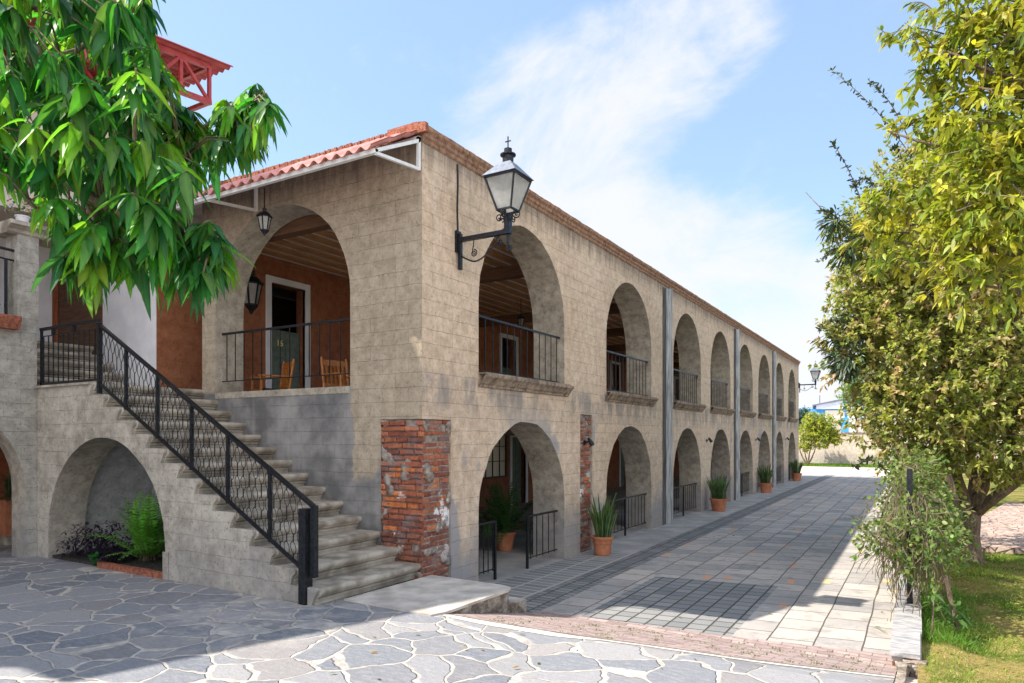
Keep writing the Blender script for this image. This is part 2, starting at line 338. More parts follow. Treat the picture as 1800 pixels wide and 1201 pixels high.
def walk():
    m, g = newmat('walkway_cement'); P = g.n('ShaderNodeNewGeometry').outputs['Position']
    x, y, z = g.sep(P)
    b = g.n('ShaderNodeTexBrick', {'Vector': g.comb(x, y, 0.), 'Color1': (0, 0, 0, 1), 'Color2': (1, 1, 1, 1), 'Mortar': (.5, .5, .5, 1), 'Scale': 1.,
            'Mortar Size': .016, 'Mortar Smooth': .3, 'Bias': 0., 'Brick Width': .4, 'Row Height': .17}, offset=.0)
    t = g.sep(b.outputs['Color'])[0]
    base = g.mix(g.ss(g.noise(P, 2.2, 6., .6), .35, .7), (.27, .26, .255), (.40, .375, .35))
    near = g.m('MULTIPLY', g.ss(y, 5.4, 4.6), g.m('GREATER_THAN', x, .02))
    bl = g.mix(t, (.17, .17, .175), (.25, .245, .24)); bl = g.mix(b.outputs['Fac'], bl, (.42, .40, .37))
    col = g.mix(near, base, bl)
    finish(g, col, .8, g.noise(P, 30., 5.), .5, .012, spec=.25); return m
MT['walk'] = walk()
def lawn():
    m, g = newmat('lawn_soil'); P = g.n('ShaderNodeNewGeometry').outputs['Position']
    n = g.noise(P, 1.1, 6., .65); n2 = g.noise(P, 30., 4., .7)
    col = g.mix(g.ss(n, .42, .6), (.10, .15, .02), (.36, .27, .10))
    col = g.mix(g.m('MULTIPLY', g.ss(n2, .4, .7), .6), col, (.05, .07, .012))
    finish(g, col, .95, n2, 1., .04, spec=.1); return m
MT['lawn'] = lawn()
def stonepath():
    m, g = newmat('brown_stone_path'); P = g.n('ShaderNodeNewGeometry').outputs['Position']
    e = g.n('ShaderNodeTexVoronoi', {'Vector': P, 'Scale': 6.}, feature='DISTANCE_TO_EDGE').outputs['Distance']
    c = g.sep(g.n('ShaderNodeTexVoronoi', {'Vector': P, 'Scale': 6.}, feature='F1').outputs['Color'])[0]
    col = g.mix(c, (.36, .25, .21), (.52, .40, .34)); col = g.mix(g.ss(e, .07, .02), col, (.14, .11, .09))
    finish(g, col, .9, g.ss(e, 0., .1), .6, .03); return m
MT['path'] = stonepath()
MT['gravel'] = simple('pale_gravel', (.50, .42, .34), (.68, .60, .52), 4., .95, .6, bsc=30)
MT['kerbtop'] = simple('striped_kerb_stone', (.17, .17, .185), (.52, .50, .49), 14., .7, .6, stretch=(.5, 5, 1))
MT['blue'] = simple('blue_cladding', (.03, .22, .55), (.05, .30, .66), 2., .6, .1)
MT['paleroof'] = simple('pale_sheet_roof', (.50, .56, .66), (.60, .66, .76), 1., .5, .1)

# ------------------------------------------------------------------ mesh helpers
class MB:
    def __init__(s): s.v = []; s.f = []; s.c = []
    def add(s, V, Fs, col=None):
        b = len(s.v); s.v += [tuple(p) for p in V]; s.f += [tuple(b+i for i in f) for f in Fs]
        s.c += [col or (1, 1, 1)]*len(V)
        return s
    def box(s, a, b, jit=0., col=None):
        x0, y0, z0 = a; x1, y1, z1 = b
        V = [(x, y, z) for z in (z0, z1) for x, y in ((x0, y0), (x1, y0), (x1, y1), (x0, y1))]
        if jit: V = [tuple(c+random.uniform(-jit, jit) for c in p) for p in V]
        return s.add(V, [(0, 3, 2, 1), (4, 5, 6, 7), (0, 1, 5, 4), (1, 2, 6, 5), (2, 3, 7, 6), (3, 0, 4, 7)], col)
    def bar(s, p, q, w, h=None, up=(0, 0, 1), col=None):
        p = Vector(p); q = Vector(q); d = (q-p).normalized(); h = h or w
        u = Vector(up)
        if abs(d.dot(u)) > .98: u = Vector((1, 0, 0))
        sd = d.cross(u).normalized(); uu = sd.cross(d).normalized()
        V = [c + sd*(a*w/2) + uu*(b*h/2) for c in (p, q) for a, b in ((-1, -1), (1, -1), (1, 1), (-1, 1))]
        return s.add(V, [(0, 1, 2, 3)[::-1], (4, 5, 6, 7), (0, 1, 5, 4), (1, 2, 6, 5), (2, 3, 7, 6), (3, 0, 4, 7)], col)
    def tube(s, pts, r, n=6, closed=False, col=None, caps=True):
        pts = [Vector(p) for p in pts]; k = len(pts)
        R = r if hasattr(r, '__len__') else [r]*k
        prev = None; V = []
        for i, p in enumerate(pts):
            a = pts[(i-1) % k] if (closed or i > 0) else p; b = pts[(i+1) % k] if (closed or i < k-1) else p
            d = (b-a).normalized() if (b-a).length > 1e-9 else Vector((0, 0, 1))
            if prev is None:
                u = Vector((0, 0, 1)) if abs(d.z) < .9 else Vector((1, 0, 0)); u = (u - d*u.dot(d)).normalized()
            else:
                u = prev - d*prev.dot(d); u = u.normalized() if u.length > 1e-6 else d.orthogonal().normalized()
            prev = u; w = d.cross(u)
            V += [p + (u*math.cos(t) + w*math.sin(t))*R[i] for t in [2*math.pi*j/n for j in range(n)]]
        Fs = []
        for i in range(k if closed else k-1):
            for j in range(n):
                a = i*n+j; b = i*n+(j+1) % n; c = ((i+1) % k)*n+(j+1) % n; d = ((i+1) % k)*n+j
                Fs.append((a, b, c, d))
        if caps and not closed:
            Fs.append(tuple(range(n))[::-1]); Fs.append(tuple((k-1)*n+j for j in range(n)))
        return s.add(V, Fs, col)
    def lathe(s, prof, c, n=24, col=None):
        V = []; Fs = []
        for r, z in prof:
            V += [(c[0]+r*math.cos(2*math.pi*j/n), c[1]+r*math.sin(2*math.pi*j/n), c[2]+z) for j in range(n)]
        for i in range(len(prof)-1):
            for j in range(n): Fs.append((i*n+j, i*n+(j+1) % n, (i+1)*n+(j+1) % n, (i+1)*n+j))
        Fs.append(tuple(range(n))[::-1]); Fs.append(tuple((len(prof)-1)*n+j for j in range(n)))
        return s.add(V, Fs, col)
    def prism(s, prof, axis, a, b, col=None):
        """closed 2-D profile extruded along an axis; x: (y,z), y: (x,z), z: (x,y)"""
        def P(u, v, t): return {'x': (t, u, v), 'y': (u, t, v), 'z': (u, v, t)}[axis]
        n = len(prof); V = [P(u, v, a) for u, v in prof] + [P(u, v, b) for u, v in prof]
        tri = tessellate_polygon([[Vector((u, v, 0)) for u, v in prof]])
        Fs = [t for t in tri] + [tuple(n+i for i in t[::-1]) for t in tri]
        Fs += [(i, (i+1) % n, n+(i+1) % n, n+i) for i in range(n)]
        return s.add(V, Fs, col)
    def build(s, name, mat, parent=None, smooth=False, cols=False, fixn=True):
        me = bpy.data.meshes.new(name); me.from_pydata(s.v, [], s.f)
        if fixn:
            bm = bmesh.new(); bm.from_mesh(me); bmesh.ops.recalc_face_normals(bm, faces=bm.faces); bm.to_mesh(me); bm.free()
        if cols:
            at = me.color_attributes.new('Col', 'FLOAT_COLOR', 'POINT')
            at.data.foreach_set('color', [x for c in s.c for x in (*c, 1.)])
        me.materials.append(MT[mat] if isinstance(mat, str) else mat)
        if smooth: me.polygons.foreach_set('use_smooth', [True]*len(me.polygons))
        o = bpy.data.objects.new(name, me); COL.objects.link(o)
        if parent:
            o.parent = parent; o.matrix_parent_inverse = parent_inv(parent)
        return o
def world_of(q):
    M = q.matrix_parent_inverse.copy() if q.parent else Matrix.Identity(4)
    M = (world_of(q.parent) @ M) if q.parent else M
    return M @ Matrix.Translation(q.location)
def parent_inv(p): return world_of(p).inverted()
def tag(o, label=None, cat=None, group=None, kind=None):
    if label: o['label'] = label
    if cat: o['category'] = cat
    if group: o['group'] = group
    if kind: o['kind'] = kind
    return o
def thing(name, label, cat, loc=(0, 0, 0), group=None):
    o = bpy.data.objects.new(name, None); COL.objects.link(o); o.location = loc; o.empty_display_size = .2
    return tag(o, label, cat, group)
def struct(mb, name, mat, **k):
    return tag(mb.build(name, mat, **k), kind='structure')
def dup(root, loc, label, scale=1., rz=0.):
    r = root.copy(); COL.objects.link(r); r.location = loc; r['label'] = label; r.scale = (scale,)*3; r.rotation_euler = (0, 0, rz)
    for ch in list(root.children):
        c = ch.copy(); COL.objects.link(c); c.parent = r
        for gg in list(ch.children):
            d = gg.copy(); COL.objects.link(d); d.parent = c
    return r
def wall(name, mat, parent, axis, pos, thick, outer, holes=(), jmat=None):
    """vertical wall with openings. axis 'x': plane x=pos, 2-D coords (y,z), solid to pos-thick; axis 'y': plane y=pos, coords (x,z), solid to pos+thick"""
    mb = MB(); loops = [list(outer)] + [list(h) for h in holes]
    tri = tessellate_polygon([[Vector((u, v, 0)) for u, v in L] for L in loops])
    flat = [p for L in loops for p in L]
    a = pos; b = pos-thick if axis == 'x' else pos+thick
    P = (lambda u, v, t: (t, u, v)) if axis == 'x' else (lambda u, v, t: (u, t, v))
    n = len(flat)
    Fs = [t for t in tri] + [tuple(n+i for i in t[::-1]) for t in tri]
    k = len(loops[0])
    Fs += [(i, (i+1) % k, n+(i+1) % k, n+i) for i in range(k)]
    mb.add([P(u, v, a) for u, v in flat] + [P(u, v, b) for u, v in flat], Fs)
    sf = MB(); base = k
    for L in loops[1:]:
        m = len(L)
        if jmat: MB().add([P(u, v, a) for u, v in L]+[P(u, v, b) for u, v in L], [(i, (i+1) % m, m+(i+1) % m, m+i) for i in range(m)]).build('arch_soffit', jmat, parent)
        else:
            q = len(mb.v); mb.add([P(u, v, a) for u, v in L]+[P(u, v, b) for u, v in L], [(i, (i+1) % m, m+(i+1) % m, m+i) for i in range(m)])
        base += m
    o = mb.build(name, mat, parent)
    return o
def arch(c, hw, bot, spring, apex, n=22, jit=.0):
    """opening outline: vertical jambs then half ellipse"""
    L = [(c-hw, bot), (c+hw, bot)]
    for i in range(n+1):
        t = math.pi*i/n
        k = 1 + random.uniform(-jit, jit)
        L.append((c+hw*math.cos(t)*(k if 0 < i < n else 1), spring+(apex-spring)*math.sin(t)*k))
    return L
def setattrcol(me, C):
    at = me.color_attributes.new('Col', 'FLOAT_COLOR', 'POINT')
    C4 = np.concatenate([C, np.ones((len(C), 1))], 1).astype(np.float32); at.data.foreach_set('color', C4.ravel())
def leafmesh(name, mat, parent, P, D, Nn, L, Wd, C, kind='small', droop=0., smooth=True):
    """many leaves as one foliage mesh. P base, D direction, Nn rough normal"""
    P = np.asarray(P, float); D = np.asarray(D, float); N0 = np.asarray(Nn, float); L = np.asarray(L, float); Wd = np.asarray(Wd, float)
    D /= np.linalg.norm(D, axis=1, keepdims=True)+1e-9
    S_ = np.cross(D, N0); S_ /= np.linalg.norm(S_, axis=1, keepdims=True)+1e-9
    Nn = np.cross(S_, D)
    if kind == 'small':      # folded diamond
        T = [(0, 0, 0), (.45, -.5, .12), (1, 0, -.05), (.45, .5, .12), (.5, 0, -.04)]; Fq = [(0, 1, 4), (1, 2, 4), (2, 3, 4), (3, 0, 4)]
        tone = np.array([.8, 1.05, 1.1, 1.05, .9])
    elif kind == 'oval':
        T = [(0, 0, 0), (.25, -.38, .06), (.65, -.42, .05), (1, 0, -.08), (.65, .42, .05), (.25, .38, .06), (.3, 0, -.03), (.7, 0, -.04)]
        Fq = [(0, 1, 6), (1, 2, 7, 6), (2, 3, 7), (3, 4, 7), (4, 5, 6, 7), (5, 0, 6)]; tone = np.array([.85, 1, 1.05, 1.1, 1.05, 1, .85, .85])
    else:                    # long lance leaf with midrib and wavy edge
        T = []; Fq = []; ts = np.linspace(0, 1, 9); tone = []
        for i, t in enumerate(ts):
            w = .5*(math.sin(math.pi*min(1, t*1.02)**.8)**.75 if 0 < t < 1 else 0)*(1-.25*t)
            wv = .06*math.sin(t*21)
            T += [(t, -w, .16*w*2+wv*w), (t, -.035*(1-t)-.002, 0), (t, .035*(1-t)+.002, 0), (t, w, .16*w*2-wv*w)]; tone += [.86 if i % 2 else 1.06, 1.5, 1.5, .86 if i % 2 else 1.06]
        for i in range(8):
            for j in range(3): Fq.append((i*4+j, (i+1)*4+j, (i+1)*4+j+1, i*4+j+1))
        tone = np.array(tone)
    T = np.array(T); nv = len(T); n = len(P)
    droop = np.broadcast_to(np.asarray(droop, float), (n,))
    X = T[None, :, 0]*L[:, None]; Yl = T[None, :, 1]*Wd[:, None]; Z = T[None, :, 2]*Wd[:, None]
    V = P[:, None, :] + X[..., None]*D[:, None, :] + Yl[..., None]*S_[:, None, :] + Z[..., None]*Nn[:, None, :]
    if kind == 'lance':
        cv = RNG.normal(size=(n, 1))*.16; V += ((T[None, :, 0]**2)*L[:, None]*cv)[..., None]*S_[:, None, :]
        tw_ = RNG.normal(size=(n, 1))*.5; V += (T[None, :, 0]*T[None, :, 1]*Wd[:, None]*tw_)[..., None]*Nn[:, None, :]
    V[..., 2] -= droop[:, None]*(T[None, :, 0]**2)*L[:, None]
    Cc = np.clip(np.asarray(C)[:, None, :]*tone[None, :, None], 0, 1)
    V = V.reshape(-1, 3); idx = []
    tot = []; off = (np.arange(n)*nv)[:, None]
    for f in Fq: idx.append((off+np.array(f)[None, :]))
    me = bpy.data.meshes.new(name)
    me.vertices.add(len(V)); me.vertices.foreach_set('co', V.astype(np.float32).ravel())
    loops = np.concatenate([i.ravel() for i in idx]); sizes = np.concatenate([np.full(n, len(f)) for f in Fq])
    starts = np.concatenate([[0], np.cumsum(sizes)[:-1]])
    me.loops.add(len(loops)); me.loops.foreach_set('vertex_index', loops.astype(np.int32))
    me.polygons.add(len(sizes)); me.polygons.foreach_set('loop_start', starts.astype(np.int32))
    me.polygons.foreach_set('loop_total', sizes.astype(np.int32))
    me.update(calc_edges=True); me.validate()
    setattrcol(me, Cc.reshape(-1, 3))
    if smooth: me.polygons.foreach_set('use_smooth', [True]*len(me.polygons))
    me.materials.append(MT[mat])
    o = bpy.data.objects.new(name, me); COL.objects.link(o)
    if parent: o.parent = parent; o.matrix_parent_inverse = parent_inv(parent)
    return o
def at(px, py, dep):   # a spot seen by the surveyor at that distance
    return CAM + FW*dep + RT*((px-900)/1200.*dep) + Vector((0, 0, (768-py)/1200.*dep))

# ================================================================== GROUND
ZR = -.37
def gz(y): return 0. if y < -1.25 else (ZR if y > .5 else ZR*(y+1.25)/1.75)
def sheet(name, mat, poly, dz, ystep=.25, fz=None):
    """polygon draped over the sloping ground, subdivided"""
    bm = bmesh.new(); vs = [bm.verts.new((x, y, 0)) for x, y in poly]; bm.faces.new(vs)
    bmesh.ops.triangulate(bm, faces=bm.faces)
    for yy in (-1.25, .5):
        bmesh.ops.bisect_plane(bm, geom=bm.verts[:]+bm.edges[:]+bm.faces[:], plane_co=(0, yy, 0), plane_no=(0, 1, 0))
    for v in bm.verts: v.co.z = (fz or gz)(v.co.y)+dz
    bmesh.ops.recalc_face_normals(bm, faces=bm.faces)
    for f in bm.faces:
        if f.normal.z < 0: f.normal_flip()
    me = bpy.data.meshes.new(name); bm.to_mesh(me); bm.free(); me.materials.append(MT[mat])
    o = bpy.data.objects.new(name, me); COL.objects.link(o); o['kind'] = 'structure'; return o
def edgeY(x):   # boundary between flagstones and brick band
    pts = [(1.26, -1.27), (1.7, -1.33), (2.55, -1.33), (3.25, -1.12), (4.15, -.95), (5.05, -.47)]
    for (a, b), (c, d) in zip(pts, pts[1:]):
        if x <= c: return b+(d-b)*(x-a)/(c-a)
    return pts[-1][1]
sheet('ground', 'gravel', [(-600, -300), (600, -300), (600, 1500), (-600, 1500)], -.03, fz=lambda y: gz(y))
ex = [1.26+i*.2 for i in range(19)]+[4.99, 5.045]
sheet('courtyard', 'court', [(-16, -22), (5.06, -22)]+[(x, edgeY(x)) for x in ex[::-1]]+[(1.2, -1.0), (-1, -.6), (-16, -.6)], 0.)
b2 = [(x, .58+.04*math.sin(x*1.3)+.09*(x-1.5)) for x in ex ]
sheet('cement_joint', 'joint', [(x, edgeY(x)-.02) for x in ex]+[(x, edgeY(x)+.13) for x in ex[::-1]], .004)
sheet('brick_band', 'band', [(x, edgeY(x)+.11) for x in ex]+b2[::-1], .008)
sheet('road', 'pavers', [(.8, .45), (5.0, .45), (4.98, 34.5), (.8, 34.5)], .004)
sheet('walkway', 'walk', [(-5.6, .3), (.82, .3), (.82, 34.), (-5.6, 34.)], .008)
sheet('gravel_yard', 'gravel', [(-30, 34.4), (40, 34.4), (40, 46), (-30, 46)], -.01)
sheet('grass_verge', 'lawn', [(-30, 45.9), (40, 45.9), (40, 50.2), (-30, 50.2)], .0)
# lawn, gently uneven
lm = MB(); nx, ny = 60, 90
def lz(x, y): return -.30+.035*math.sin(x*1.7+y*.9)+.03*math.sin(y*1.3-x*.7)+.012*math.sin(6*x+5*y)+(.05 if x < 5.6 else 0)
V = [(5.2+(40*(i/nx)**2), -6+52*(j/ny)**1.5, 0) for j in range(ny+1) for i in range(nx+1)]
V = [(x, y, lz(x, y) if y < 20 else -.30) for x, y, _ in V]
lm.add(V, [(j*(nx+1)+i, j*(nx+1)+i+1, (j+1)*(nx+1)+i+1, (j+1)*(nx+1)+i) for j in range(ny) for i in range(nx)])
struct(lm, 'lawn', 'lawn', smooth=True)
pm = MB()
pp = [(5.35, 8.3), (7.0, 8.1), (9.5, 8.0), (14, 9), (14, 12), (10.2, 14.5), (8.3, 18.2), (7.5, 18.6), (6.9, 15.6), (6.2, 12.)]
pm.prism(pp, 'z', -.42, -.225); struct(pm, 'garden_path', 'path')

# ================================================================== MAIN BUILDING
B = thing('arcade_building', 'long two storey tan arcade building with eight arches per floor', 'building')
FL = 2.15
CU = [2.57, 7.02, 11.17, 14.66, 18.10, 21.54, 24.88, 28.33]
HW = [1.325, 1.30, 1.245, 1.225, 1.22, 1.215, 1.15, 1.12]
up = [arch(c, h, 2.6, 3.62, 4.95, 24, .007) for c, h in zip(CU, HW)]
lo = [arch(c, h, -.62, .62, 1.955, 24, .011) for c, h in zip(CU, HW)]
bs = [(4.53, -.6), (5.06, -.6), (5.06, 2.13), (4.53, 2.13)]
outer = [(.60, -.8), (30.43, -.8), (30.43, 5.42), (0, 5.42), (0, 1.945), (.60, 1.945)]
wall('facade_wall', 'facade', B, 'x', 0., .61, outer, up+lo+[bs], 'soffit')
eo = [(-4.275, -.8), (-.656, -.8), (-.656, 1.947), (-.002, 1.947), (-.002, 5.417), (-4.275, 5.417)]
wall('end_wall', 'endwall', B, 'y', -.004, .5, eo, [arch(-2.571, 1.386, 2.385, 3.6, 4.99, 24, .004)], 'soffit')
# exposed brick: bevelled bricks over a recessed mortar core
def brickface(mb, u0, u1, z0, z1, place, seed, rough=1.):
    rr = random.Random(seed); z = z0; row = 0
    while z < z1-.03:
        h = rr.uniform(.052, .068); u = u0-(rr.uniform(.02, .2))
        while u < u1:
            l = rr.uniform(.17, .27); a = max(u, u0); b = min(u+l, u1)
            if b-a > .03 and rr.random() > .04:
                t = z/2.
                base = rr.choice([(.36, .115, .065), (.41, .14, .075), (.30, .095, .062), (.45, .16, .085), (.26, .12, .095)])
                if .5 < z < 1.4 and rr.random() < .22: base = (.64, .21, .075)
                if z < .5: base = tuple(c*.75+.02 for c in base)
                k = rr.uniform(.8, 1.2); c = tuple(x*k for x in base)
                d = rr.uniform(-.012, .010)*rough; e = rr.uniform(.006, .012); j = lambda: rr.uniform(-.005, .005)*rough
                A = [(a+.004, z+.003), (b-.006, z+.003), (b-.006, z+h), (a+.004, z+h)]
                Vv = [place(p+j(), q+j(), -.045) for p, q in A]+[place(p+j(), q+j(), d-.008) for p, q in A]
                A2 = [(a+.004+e, z+.003+e), (b-.006-e, z+.003+e), (b-.006-e, z+h-e), (a+.004+e, z+h-e)]
                Vv += [place(p+j(), q+j(), d) for p, q in A2]
                mb.add(Vv, [(0, 1, 5, 4), (1, 2, 6, 5), (2, 3, 7, 6), (3, 0, 4, 7), (4, 5, 9, 8), (5, 6, 10, 9), (6, 7, 11, 10), (7, 4, 8, 11), (8, 9, 10, 11)], c)
            u += l
        z += h+rr.uniform(.010, .018); row += 1
MB().box((-.65, .028, -.7), (-.028, .597, 1.94)).build('corner_mortar', 'mortar', B)
mb = MB()
brickface(mb, -.652, .012, -.4, 1.93, lambda u, z, d: (u, -d-.014, z), 3)
brickface(mb, .012, .59, -.4, 1.93, lambda u, z, d: (d-.014+.0, u, z), 4)
mb.build('corner_brickwork', 'brick', B, cols=True, fixn=True)
MB().box((-.3, 4.535, -.59), (-.045, 5.055, 2.125)).build('strip_mortar', 'mortar', B)
mb = MB(); brickface(mb, 4.535, 5.055, -.4, 2.11, lambda u, z, d: (d-.03, u, z), 5, 1.6)
mb.build('strip_brickwork', 'brick', B, cols=True)
def plasterblob(place, u, z, r, seed):
    rr = random.Random(seed); n = 22; L = []
    for i in range(n):
        a = 2*math.pi*i/n; q = r*(.65+.35*math.sin(a*2+seed)+rr.uniform(-.18, .22)); L.append((u+q*math.cos(a)*1.1, z+q*math.sin(a)))
    m_ = MB(); V = [place(a, b, .012) for a, b in L]+[place(a, b, -.03) for a, b in L]+[place(u, z, .016)]
    m_.add(V, [(i, (i+1) % n, 2*n) for i in range(n)]+[(i, n+i, n+(i+1) % n, (i+1) % n) for i in range(n)]); return m_
EW_ = lambda u, z, d: (min(max(u, -.645), .0), -d-.0-.002 if d > 0 else .02, z); FW_ = lambda u, z, d: (d+.0 if d > 0 else -.02, min(max(u, .0), .59), z)
for q, (pl, u, z, r) in enumerate([(EW_, -.60, 1.50, .17), (EW_, -.52, 1.12, .12), (EW_, -.25, 1.30, .14), (EW_, -.64, .75, .10), (EW_, -.40, .30, .11), (EW_, -.62, 1.90, .09), (EW_, -.1, .05, .13), (FW_, .12, 1.28, .13), (FW_, .55, 1.85, .08), (FW_, .57, .95, .09), (FW_, .40, .62, .12), (FW_, .15, .30, .10), (FW_, .5, .15, .11), (FW_, .06, 1.86, .07)]):
    plasterblob(pl, u, z, r, q+3).build('mortar_patch', 'mortar', B, smooth=True)
# cornice and parapet
prof = [(-.02, 5.33), (.012, 5.33), (.025, 5.35), (.025, 5.38), (.05, 5.40), (.05, 5.44), (.085, 5.47), (.09, 5.515), (.04, 5.55), (-.02, 5.55)]
mb = MB(); y = -.0
while y < 30.43:   # short lengths so that the edge wanders like laid brick
    l = random.uniform(.10, .13); y2 = min(y+l-.004, 30.45); dz = random.uniform(-.004, .004); dx = random.uniform(-.006, .006)
    mb.prism([(a+dx if a > 0 else a, b+dz) for a, b in prof], 'y', y, y2); y += l
mb.build('cornice', 'brown', B)
mb = MB(); mb.prism([(-.45, 5.35), (-.014, 5.35), (-.014, 5.535), (-.45, 5.50)], 'y', .01, 30.42); mb.build('parapet', 'brown', B)
mb = MB(); x = -4.3
while x < -.5:
    l = random.uniform(.03, .05)
    mb.box((x, .12+random.uniform(-.012, .012), 5.40), (x+l-.003, .42, 5.63+random.uniform(-.006, .006)+.02*(-x)/4)); x += l
mb.build('end_parapet_coping', 'coping', B)
MB().prism([(-.5, 5.42), (.1, 5.42), (.1, 5.53), (-.05, 5.56), (-.5, 5.56)], 'y', -.06, -.004).build('cornice_return', 'coping', B)
MB().box((-5.9, .5, 5.3), (-.62, 30.4, 5.40)).build('roof', 'slab', B)
MB().box((-5.9, .02, 5.3), (-4.3, .5, 5.40)).build('roof_corner', 'slab', B)
# floor slab, ceiling, inner walls
MB().box((-5.5, .5, 1.99), (-.61, 30.4, FL)).build('gallery_floor', 'slab', B)
MB().box((-5.5, 30.1, -.5), (-.61, 30.43, 5.4)).build('far_end_wall', 'endwall', B)
def recthole(a, b, c, d): return [(a, c), (b, c), (b, d), (a, d)]
doorsU = [(2.31, 3.16), (10.75, 11.6), (14.6, 15.45), (19.2, 20.05), (23.5, 24.35), (27.6, 28.45)]
doorsL = [(3.4, 4.3), (7.6, 8.5), (11.35, 12.2), (15.6, 16.5), (20.2, 21.1), (25.6, 26.5)]
winsL = [(1.0, 2.6), (5.2, 6.7), (9.2, 11.1), (12.5, 14.2), (17.4, 19.0), (22.3, 24.)]
holes = [recthole(a, b, FL+.001, 4.70) for a, b in doorsU]+[recthole(a, b, -.6, 1.72) for a, b in doorsL]+[recthole(a, b, .51, 1.9) for a, b in winsL]
wall('room_wall', 'roomwall', B, 'x', -5.5, .25, [(0.02, -.8), (30.43, -.8), (30.43, 5.3), (0.02, 5.3)], holes)
MB().box((-9, .3, -.5), (-8.9, 30.4, 5.3)).build('room_back_wall', 'darkwood', B)
MB().box((-9.1, .2, 5.31), (-5.6, 30.4, 5.38)).build('room_ceiling', 'darkwood', B)
MB().box((-9, .14, -.5), (-5.76, .28, 5.3)).build('room_side_wall', 'darkwood', B)
MB().box((-8.9, .3, 1.9), (-5.76, 30.4, 2.1)).build('room_floor', 'darkwood', B)
for (a, b), (z0, z1) in [(d, (FL, 4.7)) for d in doorsU]+[(d, (-.36, 1.72)) for d in doorsL]:
    f = MB()
    f.box((-5.56, a-.12, z0), (-5.47, a, z1+.12)).box((-5.56, b, z0), (-5.47, b+.12, z1+.12)).box((-5.56, a, z1), (-5.47, b, z1+.12))
    fr = f.build('door_frame', 'white', B)
    d = MB(); zt = z0+(z1-z0)*.66 if z0 > 0 else z1
    d.box((-5.70, a, z0), (-5.66, b, zt))
    w = (b-a)/2
    for k in range(2):
        for q0, q1 in ((.06, .30), (.36, .62), (.68, .94)):
            if q1*(z1-z0)+z0 > zt: continue
            d.box((-5.665, a+k*w+.07, z0+q0*(z1-z0)), (-5.645, a+(k+1)*w-.07, z0+q1*(z1-z0)))
    d.build('door_leaf', 'door', B)
for a, b in winsL:
    f = MB(); f.box((-5.6, a, .51), (-5.5, a+.05, 1.9)).box((-5.6, b-.05, .51), (-5.5, b, 1.9)).box((-5.6, a+.05, .51), (-5.5, b-.05, .56)).box((-5.6, a+.05, 1.85), (-5.5, b-.05, 1.9))
    n = max(2, round((b-a)/.42))
    for i in range(1, n): y = a+(b-a)*i/n; f.box((-5.58, y-.012, .56), (-5.53, y+.012, 1.85))
    for z in (1.0, 1.44): f.box((-5.575, a+.05, z-.012), (-5.535, b-.05, z+.012))
    w = f.build('window', 'darkwood', B)
    p = MB(); p.box((-5.565, a+.05, .56), (-5.555, b-.05, 1.85)).build('pane', 'glass', w)
# door number
cu = bpy.data.curves.new('door_number', 'FONT'); cu.body = '16'; cu.size = .17; cu.extrude = .006
no = bpy.data.objects.new('door_number', cu); COL.objects.link(no)
bpy.context.view_layer.update(); dg = bpy.context.evaluated_depsgraph_get()
me = bpy.data.meshes.new_from_object(no.evaluated_get(dg)); bpy.data.objects.remove(no)
no = bpy.data.objects.new('door_number', me); COL.objects.link(no); me.materials.clear(); me.materials.append(MT['brass'])
no.rotation_euler = (math.pi/2, 0, math.pi/2); no.location = (-5.63, 2.55, 3.52); no.parent = B
# ceilings: boards, rafters along the gallery, cross beams
MB().box((-5.5, .5, 5.19), (-.61, 30.1, 5.25)).build('ceiling', 'white', B)
x = -5.2
while x < -.65:
    MB().box((x-.108, .5, 5.155), (x+.108, 30.1, 5.186)).build('rafter', 'wood', B); x += .355
for y in [.62, 4.75, 9.3, 12.9, 16.4, 19.8, 23.2, 26.6]:
    MB().box((-5.49, y-.09, 4.80), (-.62, y+.09, 5.025)).build('cross_beam', 'darkwood', B)
    if y > 1: MB().box((-5.49, y-.12, 1.76), (-.62, y+.12, 1.985)).build('cross_beam', 'soffit', B)
# sills
for i, (c, h) in enumerate(zip(CU, HW)):
    mb = MB(); y = c-h-.10 if i else c-h-.02
    e = c+h+.10
    pr = [(-.5, 2.50), (.008, 2.41), (.03, 2.42), (.035, 2.45), (.06, 2.47), (.09, 2.52), (.135, 2.555), (.14, 2.595), (-.5, 2.61)]
    while y < e-.01:
        l = .075; d = random.uniform(-.005, .005)
        mb.prism([(a+d if a > .02 else a, b) for a, b in pr if a > -.4], 'y', y, min(y+l-.006, e)); y += l
    mb.build('window_sill', 'sill', B)
    MB().box((-.60, c-h, 2.59), (.132, c+h, 2.612)).build('sill_top', 'sill', B)
MB().box((-3.956, -.012, 2.30), (-1.187, .49, 2.392)).build('gallery_sill', 'soffit', B)
# downspouts, three pairs
for y0, y1 in ((9.10, 9.66), (16.34, 16.92), (23.16, 23.70)):
    MB().box((.002, y0, -.37), (.02, y1, 5.27)).build('stained_strip', 'grime', B)
    mb = MB()
    for k in range(3):
        c = y1-.06-.125*k; r = .045
        mb.prism([(.02, c-r)]+[(.03+.055*math.sin(t), c-r*math.cos(t)) for t in [math.pi*i/8 for i in range(9)]]+[(.02, c+r)], 'z', -.37, 5.31-.02*k)
    mb.build('downspout', 'greymetal', B)
